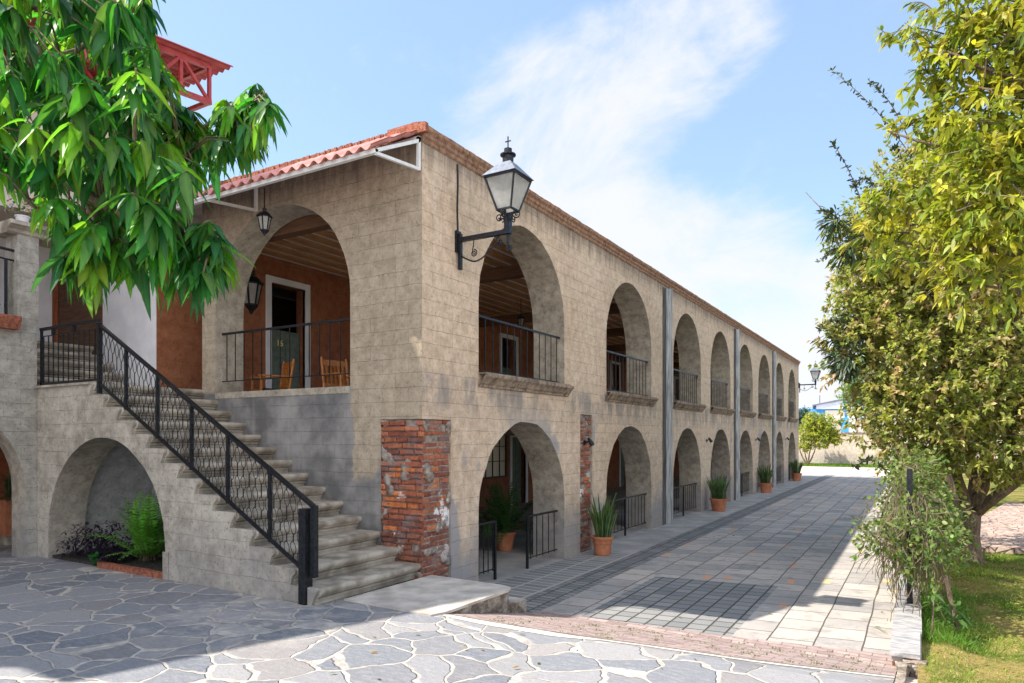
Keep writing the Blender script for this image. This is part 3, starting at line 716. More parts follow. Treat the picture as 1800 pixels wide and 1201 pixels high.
# arcade railings
def railing(parent, Ax, y0, y1, z0, z1, n, along='y', posts=()):
    P = (lambda t, z: (Ax, t, z)) if along == 'y' else (lambda t, z: (t, Ax, z))
    r = MB().bar(P(y0, z1), P(y1, z1), .035, .03).build('railing', 'iron', parent)
    m = MB(); m.bar(P(y0, z0), P(y1, z0), .02, .014)
    for i in range(n):
        t = y0+(y1-y0)*(i+.5)/n; m.bar(P(t, z0-.03 if n < 7 else z0), P(t, z1), .011)
    m.build('baluster_grille', 'iron', r)
    for t in posts: MB().bar(P(t, ZR if z0 < 1 else z0), P(t, z1+.01), .035).build('railing_post', 'iron', r)
    return r
for c, h in zip(CU, HW): railing(B, -.09, c-h, c+h-.02, 2.66, 3.42, 13)
railing(B, -.12, 1.245, 1.86, -.2, .49, 5, posts=(1.86,)); railing(B, -.12, 2.82, 3.85, -.2, .46, 5, posts=(2.82,))
for c, h in list(zip(CU, HW))[1:]: railing(B, -.12, c-h, c+h-.02, -.22, .43, 13, posts=(c,))
railing(B, .12, -3.95, -1.19, 2.57, 3.295, 14, along='x')
# wide cement patch thresholds
# ================================================================== AWNING over the gallery arch
A = thing('tiled_awning', 'pink tiled awning on white brackets above the end gallery arch', 'awning', (-2.8, 0, 5.2))
mb = MB(); nx = 330; ny = 12; x0, x1 = -5.7, -.03
V = []
for j in range(ny+1):
    t = j/ny; yy = .06-.94*t; zz = 5.50-.53*t; stp = .028*(1-((t*3) % 1.0)) if j < ny else .0
    for i in range(nx+1):
        x = x0+(x1-x0)*i/nx; ph = (x/.185) % 1.
        w = .028*math.cos(2*math.pi*ph)
        V.append((x, yy, zz+w+stp*.9))
Fs = [(j*(nx+1)+i, j*(nx+1)+i+1, (j+1)*(nx+1)+i+1, (j+1)*(nx+1)+i) for j in range(ny) for i in range(nx)]
off = len(V); V += [(a, b, c-.014) for a, b, c in V]
Fs += [tuple(off+q for q in f[::-1]) for f in Fs]
Fs += [(ny*(nx+1)+i, ny*(nx+1)+i+1, off+ny*(nx+1)+i+1, off+ny*(nx+1)+i) for i in range(nx)]
mb.add(V, Fs); mb.build('tile_roof', 'tile', A, smooth=False)
MB().bar((x0, -.80, 4.93), (-.01, -.80, 4.93), .05, .05).build('edge_beam', 'whitemetal', A)
MB().bar((x0, -.03, 5.36), (-.01, -.03, 5.36), .04, .05).build('wall_beam', 'whitemetal', A)
for x in (-.03, -3.0, -5.4):
    b = MB().bar((x, -.03, 4.98), (x, -.03, 5.38), .04).build('bracket', 'whitemetal', A)
    MB().bar((x, -.02, 5.34), (x, -.82, 4.93), .04).build('bracket_arm', 'whitemetal', b)
    MB().bar((x, -.02, 4.99), (x, -.80, 4.91), .036).build('bracket_brace', 'whitemetal', b)
# ================================================================== LANTERNS
def spiral(c, ax, r0, turns, flip=1, n=26, start=0.):
    """flat scroll in the plane spanned by ax and Z"""
    out = []
    for i in range(n):
        t = i/(n-1); a = start+flip*turns*2*math.pi*t; r = r0*(1-.78*t)
        out.append(Vector(c)+Vector(ax)*(r*math.cos(a))+Vector((0, 0, 1))*(r*math.sin(a)))
    return out
def wall_lantern(loc, label):
    T = thing('wall_lantern', label, 'lantern', loc, 'iron wall lanterns of the arcade'); o = Vector(loc)
    p = lambda x, y, z: o+Vector((x, y, z))
    MB().box(p(.003, -.05, -.06), p(.035, .05, .22)).box(p(.035, -.025, -.29), p(.075, .025, .18)).build('wall_plate', 'iron', T)
    arm = MB().bar(p(.04, 0, .10), p(.80, 0, .10), .055, .055)
    arm.bar(p(.785, 0, .07), p(.785, 0, .32), .075).bar(p(.785, .0, .12), p(.785, 0, -.06), .03); arm.build('arm', 'iron', T)
    s = MB(); X = (1, 0, 0)
    pts = [p(.05+.62*t, 0, -.10-.12*math.sin(math.pi*min(1, t*1.25)*.8)+.22*max(0, t-.35)**1.3*1.3) for t in [i/20 for i in range(21)]]
    s.tube(pts, .011, 6)
    s.tube(spiral(p(.66, 0, -.01), X, .07, 1.1, 1, start=1.6), .009, 6)
    s.tube(spiral(p(.27, 0, -.10), X, .05, 1.6, -1, start=1.5), .008, 6); s.tube([p(.27, 0, .07), p(.265, 0, 0), p(.25, 0, -.05), p(.255, 0, -.1)], .008, 5)
    s.tube(spiral(p(.78, .035, -.10), X, .045, 1.4, 1, start=1.5), .008, 6); s.tube(spiral(p(.83, -.03, -.11), X, .045, 1.4, 1, start=2.), .008, 6)
    for dx, dy in ((1, 0), (-1, 0), (0, 1), (0, -1)):
        s.tube(spiral(p(.785+dx*.13, dy*.13, .30), (dx, dy, 0), .052, 1.3, 1, start=3.6), .008, 6)
        s.tube([p(.785+dx*.035, dy*.035, .22), p(.785+dx*.06, dy*.06, .28), p(.785+dx*.09, dy*.09, .35)], .008, 5)
    s.tube(spiral(p(.70, .0, .24), X, .05, .7, -1, start=3.), .008, 6)
    s.build('scrollwork', 'iron', T)
    z0, z1, z2 = .36, .755, .95; b0, b1, b2 = .10, .212, .08; R2 = math.sqrt(.5)
    L = lambda r, z: [p(.785+dx*r, dy*r, z) for dx, dy in ((1, 1), (-1, 1), (-1, -1), (1, -1))]
    gl = MB(); a, b = L(b0, z0), L(b1-.01, z1)
    gl.add(a+b, [(i, (i+1) % 4, 4+(i+1) % 4, 4+i) for i in range(4)]); gl.build('glass', 'lglass', T, fixn=False)
    f = MB(); B1 = L(b1, z1)
    for i in range(4):
        f.bar(a[i], B1[i], .022); f.bar(a[i], a[(i+1) % 4], .022); f.bar(B1[i], B1[(i+1) % 4], .024)
    f.build('frame', 'iron', T)
    r = MB(); e = L(b1+.03, z1+.012); t = L(b2, z2)
    r.add(e+t, [(i, (i+1) % 4, 4+(i+1) % 4, 4+i) for i in range(4)]+[(0, 1, 2, 3), (4, 5, 6, 7)]); r.build('hood', 'galv', T)
    c = MB(); c.lathe([(.07, 0), (.07, .10), (.10, .105), (.10, .12), (.05, .125), (.05, .19), (.02, .195)], p(.785, 0, z2-.005), 16)
    c.bar(p(.785, 0, z2+.16), p(.785, 0, z2+.34), .012); c.bar(p(.745, 0, z2+.28), p(.825, 0, z2+.28), .012); c.build('chimney_with_cross', 'iron', T)
    return T
wall_lantern((0.0, .73, 4.20), 'large black iron wall lantern with frosted panes near the building corner')
wall_lantern((0.0, 30.38, 4.24), 'small looking black lantern projecting from the far end of the arcade')
cab = MB(); cab.tube([(.014, .73+.006*math.sin(z*9), z) for z in [4.40+i*.1 for i in range(10)]], .013, 5)
cab.build('cable', 'iron', B)
def hanging_lantern(loc, top, label, s=1.):
    T = thing('hanging_lantern', label, 'lantern', loc, 'small hanging lanterns'); o = Vector(loc)
    m = MB(); m.tube([o+Vector((0, 0, .16*s)), Vector((o.x, o.y, top))], .008, 5); m.build('chain', 'iron', T)
    P = lambda r, z: [o+Vector((r*s*math.cos(k*math.pi/3), r*s*math.sin(k*math.pi/3), z*s)) for k in range(6)]
    g_ = MB(); a, b = P(.05, -.12), P(.085, .06); g_.add(a+b, [(i, (i+1) % 6, 6+(i+1) % 6, 6+i) for i in range(6)]); g_.build('glass', 'lglass', T, fixn=False)
    f = MB()
    for i in range(6): f.bar(a[i], b[i], .012*s); f.bar(a[i], a[(i+1) % 6], .012*s); f.bar(b[i], b[(i+1) % 6], .014*s)
    f.build('frame', 'iron', T)
    c = MB(); c.lathe([(.115*s, .06*s), (.07*s, .11*s), (.025*s, .13*s), (.03*s, .17*s), (.01*s, .19*s)], o, 6)
    c.build('cap', 'iron', T); c = MB()
    c.lathe([(.008*s, -.2*s), (.02*s, -.17*s), (.055*s, -.13*s), (.055*s, -.12*s)], o, 6); c.build('finial', 'iron', T)
hanging_lantern((-2.366+.0, -.40, 4.63), 5.08, 'small black lantern hanging under the tiled awning beside the gallery arch')
hanging_lantern((-3.0, 7.6, 4.50), 5.03, 'small lantern hanging from the gallery ceiling behind the first facade arch')
hanging_lantern((-5.1, 1.55, 4.35), 5.03, 'large dark lantern hanging in the gallery beside the door numbered 16', 2.1)
for i, y in enumerate((4.75, 13.0, 19.85, 26.5)):
    w = ['on the exposed brick strip', 'on the pier behind the second potted plant', 'on the pier above the third potted plant', 'on the farthest lit pier'][i]
    T = thing('wall_spotlight', 'small black spotlight '+w, 'spotlight', (0, y, 1.62), 'small spotlights on the piers')
    MB().lathe([(.035, 0), (.035, .012)], (0, 0, 0), 10)
    m = MB(); m.box((-.02, y-.035, 1.58), (.02, y+.035, 1.66)); m.tube([(.02, y, 1.62), (.07, y, 1.65)], .012, 6); m.build('mount', 'iron', T)
    m = MB(); m.tube([(.06, y, 1.70), (.09, y-.005, 1.66), (.12, y-.01, 1.62), (.15, y-.015, 1.575)], [.018, .035, .04, .042], 10); m.build('lamp_head', 'iron', T)
# ================================================================== STAIRCASE
ST = thing('outdoor_staircase', 'stone staircase with moulded treads climbing along the end wall over an arched niche', 'staircase', (0, -.8, 0))
RUN, RIS = .3235, .1755
YS0, YS1 = -1.613, -.004
def step(xn, z, xback, y0=YS0, y1=YS1):
    """xn: nosing x, z: tread height"""
    pr = [(xback, z-RIS-.01), (xn-.085, z-RIS-.01), (xn-.085, z-.138), (xn-.064, z-.132), (xn-.062, z-.112), (xn-.075, z-.106), (xn-.052, z-.098), (xn-.040, z-.090), (xn-.040, z-.074),
          (xn-.014, z-.070), (xn-.002, z-.052), (xn+.003, z-.034), (xn-.002, z-.014), (xn-.014, z-.003), (xn-.035, z), (xback, z)]
    mb = MB(); n = len(pr); ys = [y0+(y1-y0)*k/14 for k in range(15)]
    V = []
    for k, y in enumerate(ys):
        jx = random.uniform(-.004, .004); jz = random.uniform(-.003, .003)
        V += [((a+jx) if i not in (0, n-1) else a, y, (b+jz) if 2 < i < 15 else b) for i, (a, b) in enumerate(pr)]
    tri = tessellate_polygon([[Vector((u, v, 0)) for u, v in pr]]); m = 14*n
    F_ = [tuple(t) for t in tri]+[tuple(m+i for i in t[::-1]) for t in tri]
    F_ += [(k*n+i, k*n+(i+1) % n, (k+1)*n+(i+1) % n, (k+1)*n+i) for k in range(14) for i in range(n)]
    mb.add(V, F_); return mb.build('step', 'stone', ST)
for i in range(13):
    xn = -.015-RUN*i+.0; step(xn, RIS*(i+1), xn-RUN-.07)
zl = 2.45
step(-.015-RUN*13, zl, -6.1)
for i, xn in enumerate((-6.03, -6.38, -6.71, -7.03, -7.34)):
    step(xn, 2.45+RIS*(i+1), xn-.42 if i < 4 else -9.0, -1.62, YS1)
# side wall below the treads
pts = [(-5.70, -.5), (-.10, -.5), (-.10, .0)]
for i in range(13):
    xn = -.015-RUN*i; z = RIS*(i+1); q = random.uniform(-.008, .008)
    pts += [(xn-.105+q, z-RIS+.004), (xn-.075, z-.09), (xn-.038+q, z-.05), (xn-.035, z-.02), (xn-.055, z+.004)]
xn = -.015-RUN*13
pts += [(xn-.105, 2.45-RIS+.004), (xn-.075, 2.36), (xn-.04, 2.425), (-5.70, 2.425)]
wall('side_wall', 'stairwall', ST, 'y', -1.65, .035, pts, [arch(-4.005, 1.385, -.35, .34, 1.715, 24, .004)], 'soffit')
core = [(-5.70, -.5), (-.30, -.5), (-.30-RUN*13, 2.25), (-5.70, 2.25)]
wall('side_wall_core', 'stairwall', ST, 'y', -1.612, .46, core, [arch(-4.005, 1.39, -.35, .34, 1.72, 24)], 'soffit')
MB().box((-5.69, -1.69, 2.425), (-4.28, -1.18, 2.456)).build('landing_coping', 'stone', ST)
MB().box((-2.66, -1.66, -.3), (-2.55, -1.5, .335)).build('niche_plinth', 'stairwall', ST)
MB().prism([(-5.69, -.4), (-2.4, -.4), (-2.4, 1.1), (-3.5, 1.72), (-5.69, 2.2)], 'y', -.06, -.012).build('niche_back', 'niche', ST)
# niche vault shell behind the front arch: a second, wider arch
V = []; Fs = []
for k, y in enumerate((-1.16, -.05)):
    for i in range(25):
        t = math.pi*i/24; V.append((-4.005+1.60*math.cos(t), y, .2+1.72*math.sin(t)))
Fs = [(i, i+1, 26+i, 25+i) for i in range(24)]
MB().add(V, Fs).build('niche_vault', 'niche', ST)
MB().box((-5.62, -1.2, -.4), (-5.55, -.05, .3)).build('niche_side', 'niche', ST)
# railing
R_ = thing('stair_railing', 'black wrought iron stair railing with rows of oval scrolls', 'railing', (-.2, -1.6, 0))
yr = -1.60
ztop = lambda x: .995+(x+.134)*(3.21-.995)/(-4.159+.134)
zbot = lambda x: .335+(x+.284)*(2.44-.335)/(-4.159+.284)
MB().bar((-4.159, yr, ztop(-4.159)), (-.11, yr, ztop(-.11)), .032, .036).bar((-4.159, yr, ztop(-4.159)+.02), (-.11, yr, ztop(-.11)+.02), .05, .01).build('handrail', 'iron', R_)
MB().bar((-4.159, yr, zbot(-4.159)), (-.28, yr, zbot(-.28)), .035, .03).build('bottom_rail', 'iron', R_)
for x in (-3.535, -2.857, -2.177, -1.511, -.808):
    MB().bar((x, yr, zbot(x)-.03), (x, yr, ztop(x)), .036).build('post', 'iron', R_)
MB().bar((-4.159, yr, 2.30), (-4.159, yr, 3.24), .05).build('post', 'iron', R_)
m = MB().box((-.285, -1.68, -.01), (-.185, -1.58, .985)); m.box((-.155, -1.64, .28), (-.10, -1.58, 1.02)); m.build('newel_post', 'iron', R_)
sc = MB(); n = 38
for i in range(n):
    x = -4.10+(3.80)*(i+.5)/n; zt, zb = ztop(x), zbot(x); H = zt-zb
    s_ = .0905
    cs = [zt-.145, zb+H*.47, zb+.135] if i % 2 == 0 else [zt-.145, zb+H*.40, zb+.075]
    hv = [.085, .072, .06]
    for c, h in zip(cs, hv):
        sc.tube([(x+.041*math.cos(a), yr, c+h*math.sin(a)-(.041*math.cos(a))*.54) for a in [2*math.pi*k/12 for k in range(12)]], .0052, 4, closed=True)
    z = zt
    for c, h in zip(cs, hv):
        sc.bar((x, yr, z), (x, yr, c+h), .009); z = c-h
    sc.bar((x, yr, z), (x, yr, zb), .009)
sc.build('scroll_panel', 'iron', R_)
LR = thing('landing_railing', 'plain black barred railing on the stair landing', 'railing', (-4.9, -1.6, 2.45))
MB().bar((-5.70, yr, 3.275), (-4.18, yr, 3.275), .04).bar((-5.70, yr, 3.17), (-4.18, yr, 3.17), .014).bar((-5.70, yr, 2.49), (-4.18, yr, 2.49), .03).build('rails', 'iron', LR)
m = MB()
for i in range(11):
    x = -5.62+i*.135; m.bar((x, yr, 2.49), (x, yr, 3.17), .013)
for x in (-5.35, -4.80): m.box((x-.02, yr-.02, 3.17), (x+.02, yr+.02, 3.27))
m.bar((-5.68, yr, 2.45), (-5.68, yr, 3.28), .03); m.build('bars', 'iron', LR)
# concrete ramp slab beside the steps
RS = thing('concrete_ramp', 'sloping concrete ramp slab with rough broken edge at the stair foot', 'ramp', (.6, -.5, 0))
def slabtop(x, y): return .004
bm = bmesh.new()
ol = [(.0, -1.32), (1.18, -1.36), (1.235, -1.2), (1.25, -.6), (1.262, -.05), (1.22, .07), (1.10, .12), (.02, .16)]
tp = [bm.verts.new((x, y, .012+(.02 if y > -.3 else 0))) for x, y in ol]; bt = [bm.verts.new((x+.015, y, gz(y)-.05)) for x, y in ol]
bm.faces.new(tp); me = bpy.data.meshes.new('ramp_top'); bm.to_mesh(me)
mb = MB(); mb.v = [tuple(v.co) for v in bm.verts]; bm.free(); mb.c = [(1, 1, 1)]*len(mb.v)
MBt = MB().prism(ol, 'z', -.012, .016); MBt.build('ramp_top', 'slab', RS)
# ragged side: jittered grid
sd = MB(); path = []
pl = [(.0, -1.34), (1.17, -1.36), (1.235, -1.2), (1.25, -.6), (1.255, -.05), (1.21, .06), (1.10, .11), (.02, .15)]
for a, b in zip(pl, pl[1:]):
    k = max(1, int((Vector(b)-Vector(a)).length/.035))
    path += [(a[0]+(b[0]-a[0])*i/k, a[1]+(b[1]-a[1])*i/k) for i in range(k)]
path.append(pl[-1]); nz = 9; V = []
for x, y in path:
    zb = gz(y)-.06
    for j in range(nz+1):
        q = random.uniform(-.014, .014); V.append((x+q-(.012), y+random.uniform(-.004, .004), zb+(-.006-zb)*j/nz))
sd.add(V, [(i*(nz+1)+j, (i+1)*(nz+1)+j, (i+1)*(nz+1)+j+1, i*(nz+1)+j+1) for i in range(len(path)-1) for j in range(nz)])
sd.build('broken_edge', 'rough', RS, smooth=True)
mb = MB(); mb.box((.55, .10, -.42), (1.26, .36, -.175)); mb.build('lower_step', 'rough', RS)
MB().box((.55, .13, -.18), (1.25, .35, -.168)).build('lower_step_top', 'slab', RS)

# ================================================================== LEFT WING
LW = thing('left_wing_building', 'grey rendered wing with a raised terrace, arched ground floor and red steel roof', 'building', (-7, -4, 0))
wall('arcade_wall', 'wing', LW, 'x', -5.70, .38, [(-9.5, -.5), (-1.652, -.5), (-1.652, 3.30), (-9.5, 3.30)],
     [arch(-3.11, 1.30, -.4, 1.0, 2.28, 24), arch(-6.3, 1.30, -.4, 1.0, 2.28, 24)], 'soffit')
MB().box((-6.05, -1.90, 3.30), (-5.695, -1.632, 4.58)).build('pillar', 'wing', LW)
MB().prism([(-6.05, 4.58), (-5.69, 4.58), (-5.66, 4.60), (-5.655, 4.64), (-5.60, 4.68), (-5.56, 4.69), (-5.56, 4.745), (-6.15, 4.745), (-6.15, 4.69), (-6.1, 4.66)], 'y', -2.04, -1.49).build('pillar_cap', 'stone', LW)
m = MB()
for z, r in ((4.36, .02), (4.22, .014)):
    m.tube([(-5.80+.0*t, -1.9-t*1.2, z+.02*math.sin(t*3)) for t in [i/8 for i in range(20)]], r, 6)
for i in range(12): m.bar((-5.80, -2.0-i*.16, 3.33), (-5.80, -2.0-i*.16, 4.22), .03 if i % 3 == 0 else .014)
m.build('terrace_railing', 'iron', LW)
MB().box((-11, -9.5, 3.2), (-6.08, -1.66, 3.32)).build('terrace_floor', 'slab', LW)
MB().box((-8.6, -9.5, -.4), (-8.5, -.3, 3.2)).build('ground_floor_wall', 'terracotta', LW)
MB().box((-9.2, -3.2, 3.32), (-9.0, 1.15, 6.2)).build('terrace_wall', 'white', LW)
MB().box((-8.99, .10, 3.3), (-8.86, .50, 5.4)).build('brick_jamb', 'terracotta', LW)
MB().box((-9.2, 1.15, 3.3), (-8.7, 2.6, 5.4)).build('terrace_side_wall', 'terracotta', LW)
MB().box((-8.99, -3.0, 3.33), (-8.93, -2.55, 5.2)).build('terrace_window', 'darkwood', LW)
m = MB().box((-7.08, .012, 2.3), (-6.125, .13, 5.30)).box((-6.118, .010, 2.3), (-5.505, .13, 5.30)); m.build('stair_passage_wall', 'white', LW)
MB().box((-7.2, .06, 2.3), (-7.085, 2.4, 5.3)).build('passage_return', 'terracotta', LW)
MB().box((-11, -2.8, 5.31), (-7.0, 1.0, 7.65)).build('upper_wall', 'beige', LW)
MB().box((-6.99, .0, 5.31), (-5.6, .5, 5.36)).build('passage_ceiling', 'beige', LW)
# tall unseen gabled storey further left, shaped for the shadow it casts
MB().prism([(-7.6, 3.33), (-2.85, 3.33), (-2.85, 11.4), (-7.6, 8.50)], 'x', -10.5, -6.0).build('unseen_gabled_storey', 'beige', LW)
MB().prism([(-7.75, 8.42), (-2.65, 11.53), (-2.65, 11.60), (-7.75, 8.50)], 'x', -11, -5.62).build('unseen_gable_roof', 'red', LW)
# red lattice truss and sheet roof
m = MB(); yA, yB = -2.7, 1.17; zc = lambda y: 7.73+(y-1.17)*.095; zt = lambda y: 8.36+(y-1.17)*.12
def trusses(X):
    m.bar((X, yA, zc(yA)), (X, yB, zc(yB)), .07, .09).bar((X, yA, zt(yA)), (X, yB+.0, zt(yB)), .07, .09)
    y = yB-.03; k = 0
    while y > yA:
        m.bar((X, y, zc(y)), (X, y, zt(y)), .055)
        y2 = y-.55; m.bar((X, y, zt(y) if k % 2 else zc(y)), (X, y2, zc(y2) if k % 2 else zt(y2)), .05); y = y2; k += 1
trusses(-5.72); trusses(-7.0)
for y in (1.14, .3, -.6, -1.5): m.bar((-5.72, y, zt(y)), (-9.5, y, zt(y)), .06); m.bar((-5.72, y, zc(y)), (-7.0, y, zt(y)), .05)
m.bar((-5.72, 1.14, zc(1.14)), (-9.5, 1.14, zc(1.14)), .07)
m.box((-5.76, .2, 7.2), (-5.68, .28, 7.7))
m.build('roof_truss', 'red', LW)
V = []; nx, ny = 160, 14
for j in range(ny+1):
    y = -2.9+(4.42)*j/ny
    for i in range(nx+1):
        x = -5.55-4.6*i/nx; V.append((x, y, 8.46+(y-1.17)*.12-.02*(j % 2)*0+.03*math.cos(2*math.pi*x/.17)))
off = len(V); V += [(a, b, c-.012) for a, b, c in V]
Fs = [(j*(nx+1)+i, j*(nx+1)+i+1, (j+1)*(nx+1)+i+1, (j+1)*(nx+1)+i) for j in range(ny) for i in range(nx)]
Fs += [tuple(off+q for q in f[::-1]) for f in Fs]
MB().add(V, Fs).build('sheet_roof', 'red', LW)
# ================================================================== POTS, PLANTS
def potlathe(o, r, h): return [(r*.70, 0), (r*.74, .02), (r*.86, h*.60), (r*.90, h*.62), (r*.93, h*.84), (r*1.04, h*.85), (r*1.06, h*.99), (r*1.0, h), (r*.90, h*.99), (r*.86, h*.9), (.01, h*.9)]
def blades(root, name, o, n, r0, hmin, hmax, w, c1, c2, lean=.25, seed=1):
    rr = random.Random(seed); mb = MB()
    for i in range(n):
        a = rr.uniform(0, 6.283); r = r0*math.sqrt(rr.random()); h = rr.uniform(hmin, hmax); ln = rr.uniform(.02, lean)*(r/r0+.3)
        b = Vector((o[0]+r*math.cos(a), o[1]+r*math.sin(a), o[2])); fa = rr.uniform(0, 3.14); sd = Vector((math.cos(fa), math.sin(fa), 0))
        up = Vector((math.cos(a)*ln, math.sin(a)*ln, 0)); k = 8; ww = w*rr.uniform(.75, 1.2); tw = rr.uniform(-.8, .8)
        pv = []
        col = tuple(c1[q]*rr.uniform(.75, 1.2) for q in range(3))
        for j in range(k+1):
            t = j/k; c = b+Vector((0, 0, h*t))+up*(t**1.8)*h*1.3
            s2 = Matrix.Rotation(tw*t, 3, 'Z') @ sd; wd = ww*(.55+.45*math.sin(min(1, t*1.6)*1.57))*(1-max(0, t-.6)**1.3*3.0) if t < 1 else .001
            nrm = Vector((-s2.y, s2.x, 0))*ww*.22
            pv.append([c-s2*wd, c-s2*wd*.72+nrm*.6, c+nrm, c+s2*wd*.72+nrm*.6, c+s2*wd])
        base = len(mb.v)
        for j, row in enumerate(pv):
            band = .7+.5*((j*7+i*3) % 3 == 0)
            for q, p in enumerate(row):
                mb.v.append(tuple(p)); mb.c.append(c2 if q in (0, 4) else tuple(min(1, x*band) for x in col))
        mb.f += [(base+j*5+q, base+j*5+q+1, base+(j+1)*5+q+1, base+(j+1)*5+q) for j in range(k) for q in range(4)]
    return mb.build(name, 'leaf', root, smooth=True, cols=True, fixn=False)
pots = [((.40, 4.60), 'potted snake plant beside the exposed brick strip, nearest of the row', 34, .42, .80),
        ((.37, 12.88), 'bushy potted succulent by the fourth arch, second of the row', 60, .38, .72),
        ((.30, 20.20), 'potted succulent beside the middle downspout, third of the row', 60, .45, .80),
        ((.22, 28.2), 'farthest potted succulent of the row, by the last arch', 55, .45, .78)]
for i, ((x, y), lab, n, h0, h1) in enumerate(pots):
    T = thing('potted_plant', lab, 'potted plant', (x, y, ZR), 'potted plants along the arcade')
    r, h = (.19, .335) if i == 0 else (.24, .36)
    MB().lathe(potlathe(0, r, h), (x, y, ZR+.008), 28).build('pot', 'pot', T, smooth=False)
    MB().lathe([(.001, h*.9), (r*.88, h*.9), (r*.88, h*.93), (.001, h*.94)], (x, y, ZR+.008), 16).build('soil', 'soil', T)
    blades(T, 'leaves', (x, y, ZR+h*.9), n, r*.72, h0, h1, .034 if i == 0 else .026, (.05, .13, .05) if i == 0 else (.10, .16, .06), (.42, .42, .12) if i == 0 else (.16, .22, .09), .24, 11+i)
def fern(T, o, n, L, seed, c=(.06, .22, .03), up=.9, spread=6.283, a0=0, mat='leaf'):
    rr = random.Random(seed); P, D, N_, LL, WW, CC = [], [], [], [], [], []; st = MB()
    for i in range(n):
        a = a0+rr.uniform(0, spread); l = L*rr.uniform(.6, 1.1); el = rr.uniform(up*.45, up*1.5); k = 22
        p = Vector(o)+Vector((rr.uniform(-.1, .1), rr.uniform(-.1, .1), 0)); d = Vector((math.cos(a)*math.cos(el), math.sin(a)*math.cos(el), math.sin(el))); pts = [p.copy()]
        col = np.array(c)*rr.uniform(.6, 1.5)+np.array([.02, .02, 0])*rr.random()
        for j in range(k):
            p = p+d*(l/k); d = (d+Vector((0, 0, -.055))).normalized(); pts.append(p.copy()); t = j/k
            if t < .08: continue
            s = d.cross(Vector((0, 0, 1))).normalized(); wl = .085*math.sin(math.pi*min(1, t*.9+.12))**.7*(l/.6)
            for sg in (-1, 1):
                P.append(tuple(p)); D.append(tuple((s*sg+d*.35+Vector((0, 0, rr.uniform(-.25, .1)))).normalized())); N_.append(tuple(s.cross(d)*1.0)); LL.append(wl); WW.append(.022*(l/.6)); CC.append(col*rr.uniform(.8, 1.2))
        st.tube(pts[::3], .003, 4)
    leafmesh('fronds', mat, T, P, D, N_, LL, WW, CC, 'small')
    st.build('stems', 'twig', T)
F1 = thing('fern', 'bright green sword fern filling the right of the stair niche', 'fern', (-3.25, -1.0, 0))
fern(F1, (-3.75, -1.2, .06), 50, .85, 5, (.10, .32, .03), 1.2); fern(F1, (-3.45, -.75, .06), 50, 1.05, 6, (.08, .26, .03), 1.35); fern(F1, (-3.95, -.55, .06), 36, 1.15, 16, (.06, .2, .03), 1.4)
F2 = thing('purple_plant', 'dark purple leafy plant trailing at the left of the stair niche', 'plant', (-4.9, -1.3, 0))
P, D, N_, LL, WW, CC = [], [], [], [], [], []
for i in range(1100):
    c = Vector((random.uniform(-5.15, -3.85), random.uniform(-1.65, -.95), .08)); q = random.random()
    h = .36*math.exp(-((c.x+4.65)/.45)**2)+.10
    P.append((c.x, c.y-.05*q, c.z+q*h)); a = random.uniform(0, 6.283); D.append((math.cos(a), math.sin(a)-.3, random.uniform(-.5, .8))); N_.append((0, 0, 1)); LL.append(random.uniform(.08, .14)); WW.append(.026)
    k = random.uniform(.6, 1.5); CC.append((.022*k, .012*k, .035*k))
leafmesh('leaves', 'dark_leaf', F2, P, D, N_, LL, WW, CC, 'oval', .3)
F3 = thing('seedling', 'tiny bright green seedling between the purple plant and the bed edging', 'plant', (-4.05, -1.66, 0))
P = [(-4.15+random.uniform(-.09, .09), -1.66+random.uniform(-.04, .04), .03+random.random()*.14) for _ in range(34)]
leafmesh('leaves', 'leaf', F3, P, [(random.uniform(-1, 1), random.uniform(-1, .2), .3) for _ in P], [(0, 0, 1)]*len(P), [.06]*len(P), [.045]*len(P), [(.05, .30, .06)]*len(P), 'oval')
BED = thing('planting_bed', 'soil bed with terracotta edging in the stair niche', 'flower bed', (-4, -1, 0))
MB().box((-5.38, -1.60, -.2), (-2.63, -.06, .045)).build('bed_soil', 'soil', BED)
m = MB(); x = -4.1
while x < -2.66: m.box((x, -1.66, -.05), (min(x+.28, -2.655), -1.59, .075), .004); x += .285
m.build('edging', 'coping', BED)
T = thing('potted_fern', 'large dark potted fern standing inside the first ground arch', 'potted plant', (-1.5, 4.2, ZR))
MB().lathe(potlathe(0, .2, .34), (-1.35, 4.15, ZR+.01), 20).build('pot', 'pot', T)
fern(T, (-1.35, 4.15, ZR+.33), 80, .95, 8, (.03, .12, .03), 1.0, mat='leaf')
T = thing('potted_plant', 'leafy plant on a terracotta planter behind the left wing arch', 'potted plant', (-7.4, -1.15, 0))
MB().box((-7.6, -1.42, .15), (-7.2, -.9, .72)).build('pot', 'pot', T); MB().box((-7.58, -1.4, 0), (-7.22, -.92, .15)).build('stand', 'stone', T)
fern(T, (-7.4, -1.2, .74), 30, .45, 9, (.03, .09, .03), 1.0)
T = thing('flower_box', 'red clay flower box on the terrace edge of the left wing', 'flower box', (-5.6, -2.2, 3.3))
MB().prism([(-5.69, 3.22), (-5.56, 3.22), (-5.50, 3.36), (-5.50, 3.40), (-5.70, 3.40)], 'y', -3.0, -1.93).build('box', 'coping', T)
P = [(-5.6+random.uniform(-.05, .05), random.uniform(-2.9, -2.15), 3.42+random.random()*.35) for _ in range(160)]
leafmesh('foliage', 'leaf', T, P, [(random.uniform(-1, 1), random.uniform(-1, 1), random.uniform(-.2, 1)) for _ in P], [(0, 0, 1)]*len(P), [.07]*len(P), [.04]*len(P), [(.08, .17, .04)]*len(P), 'oval')
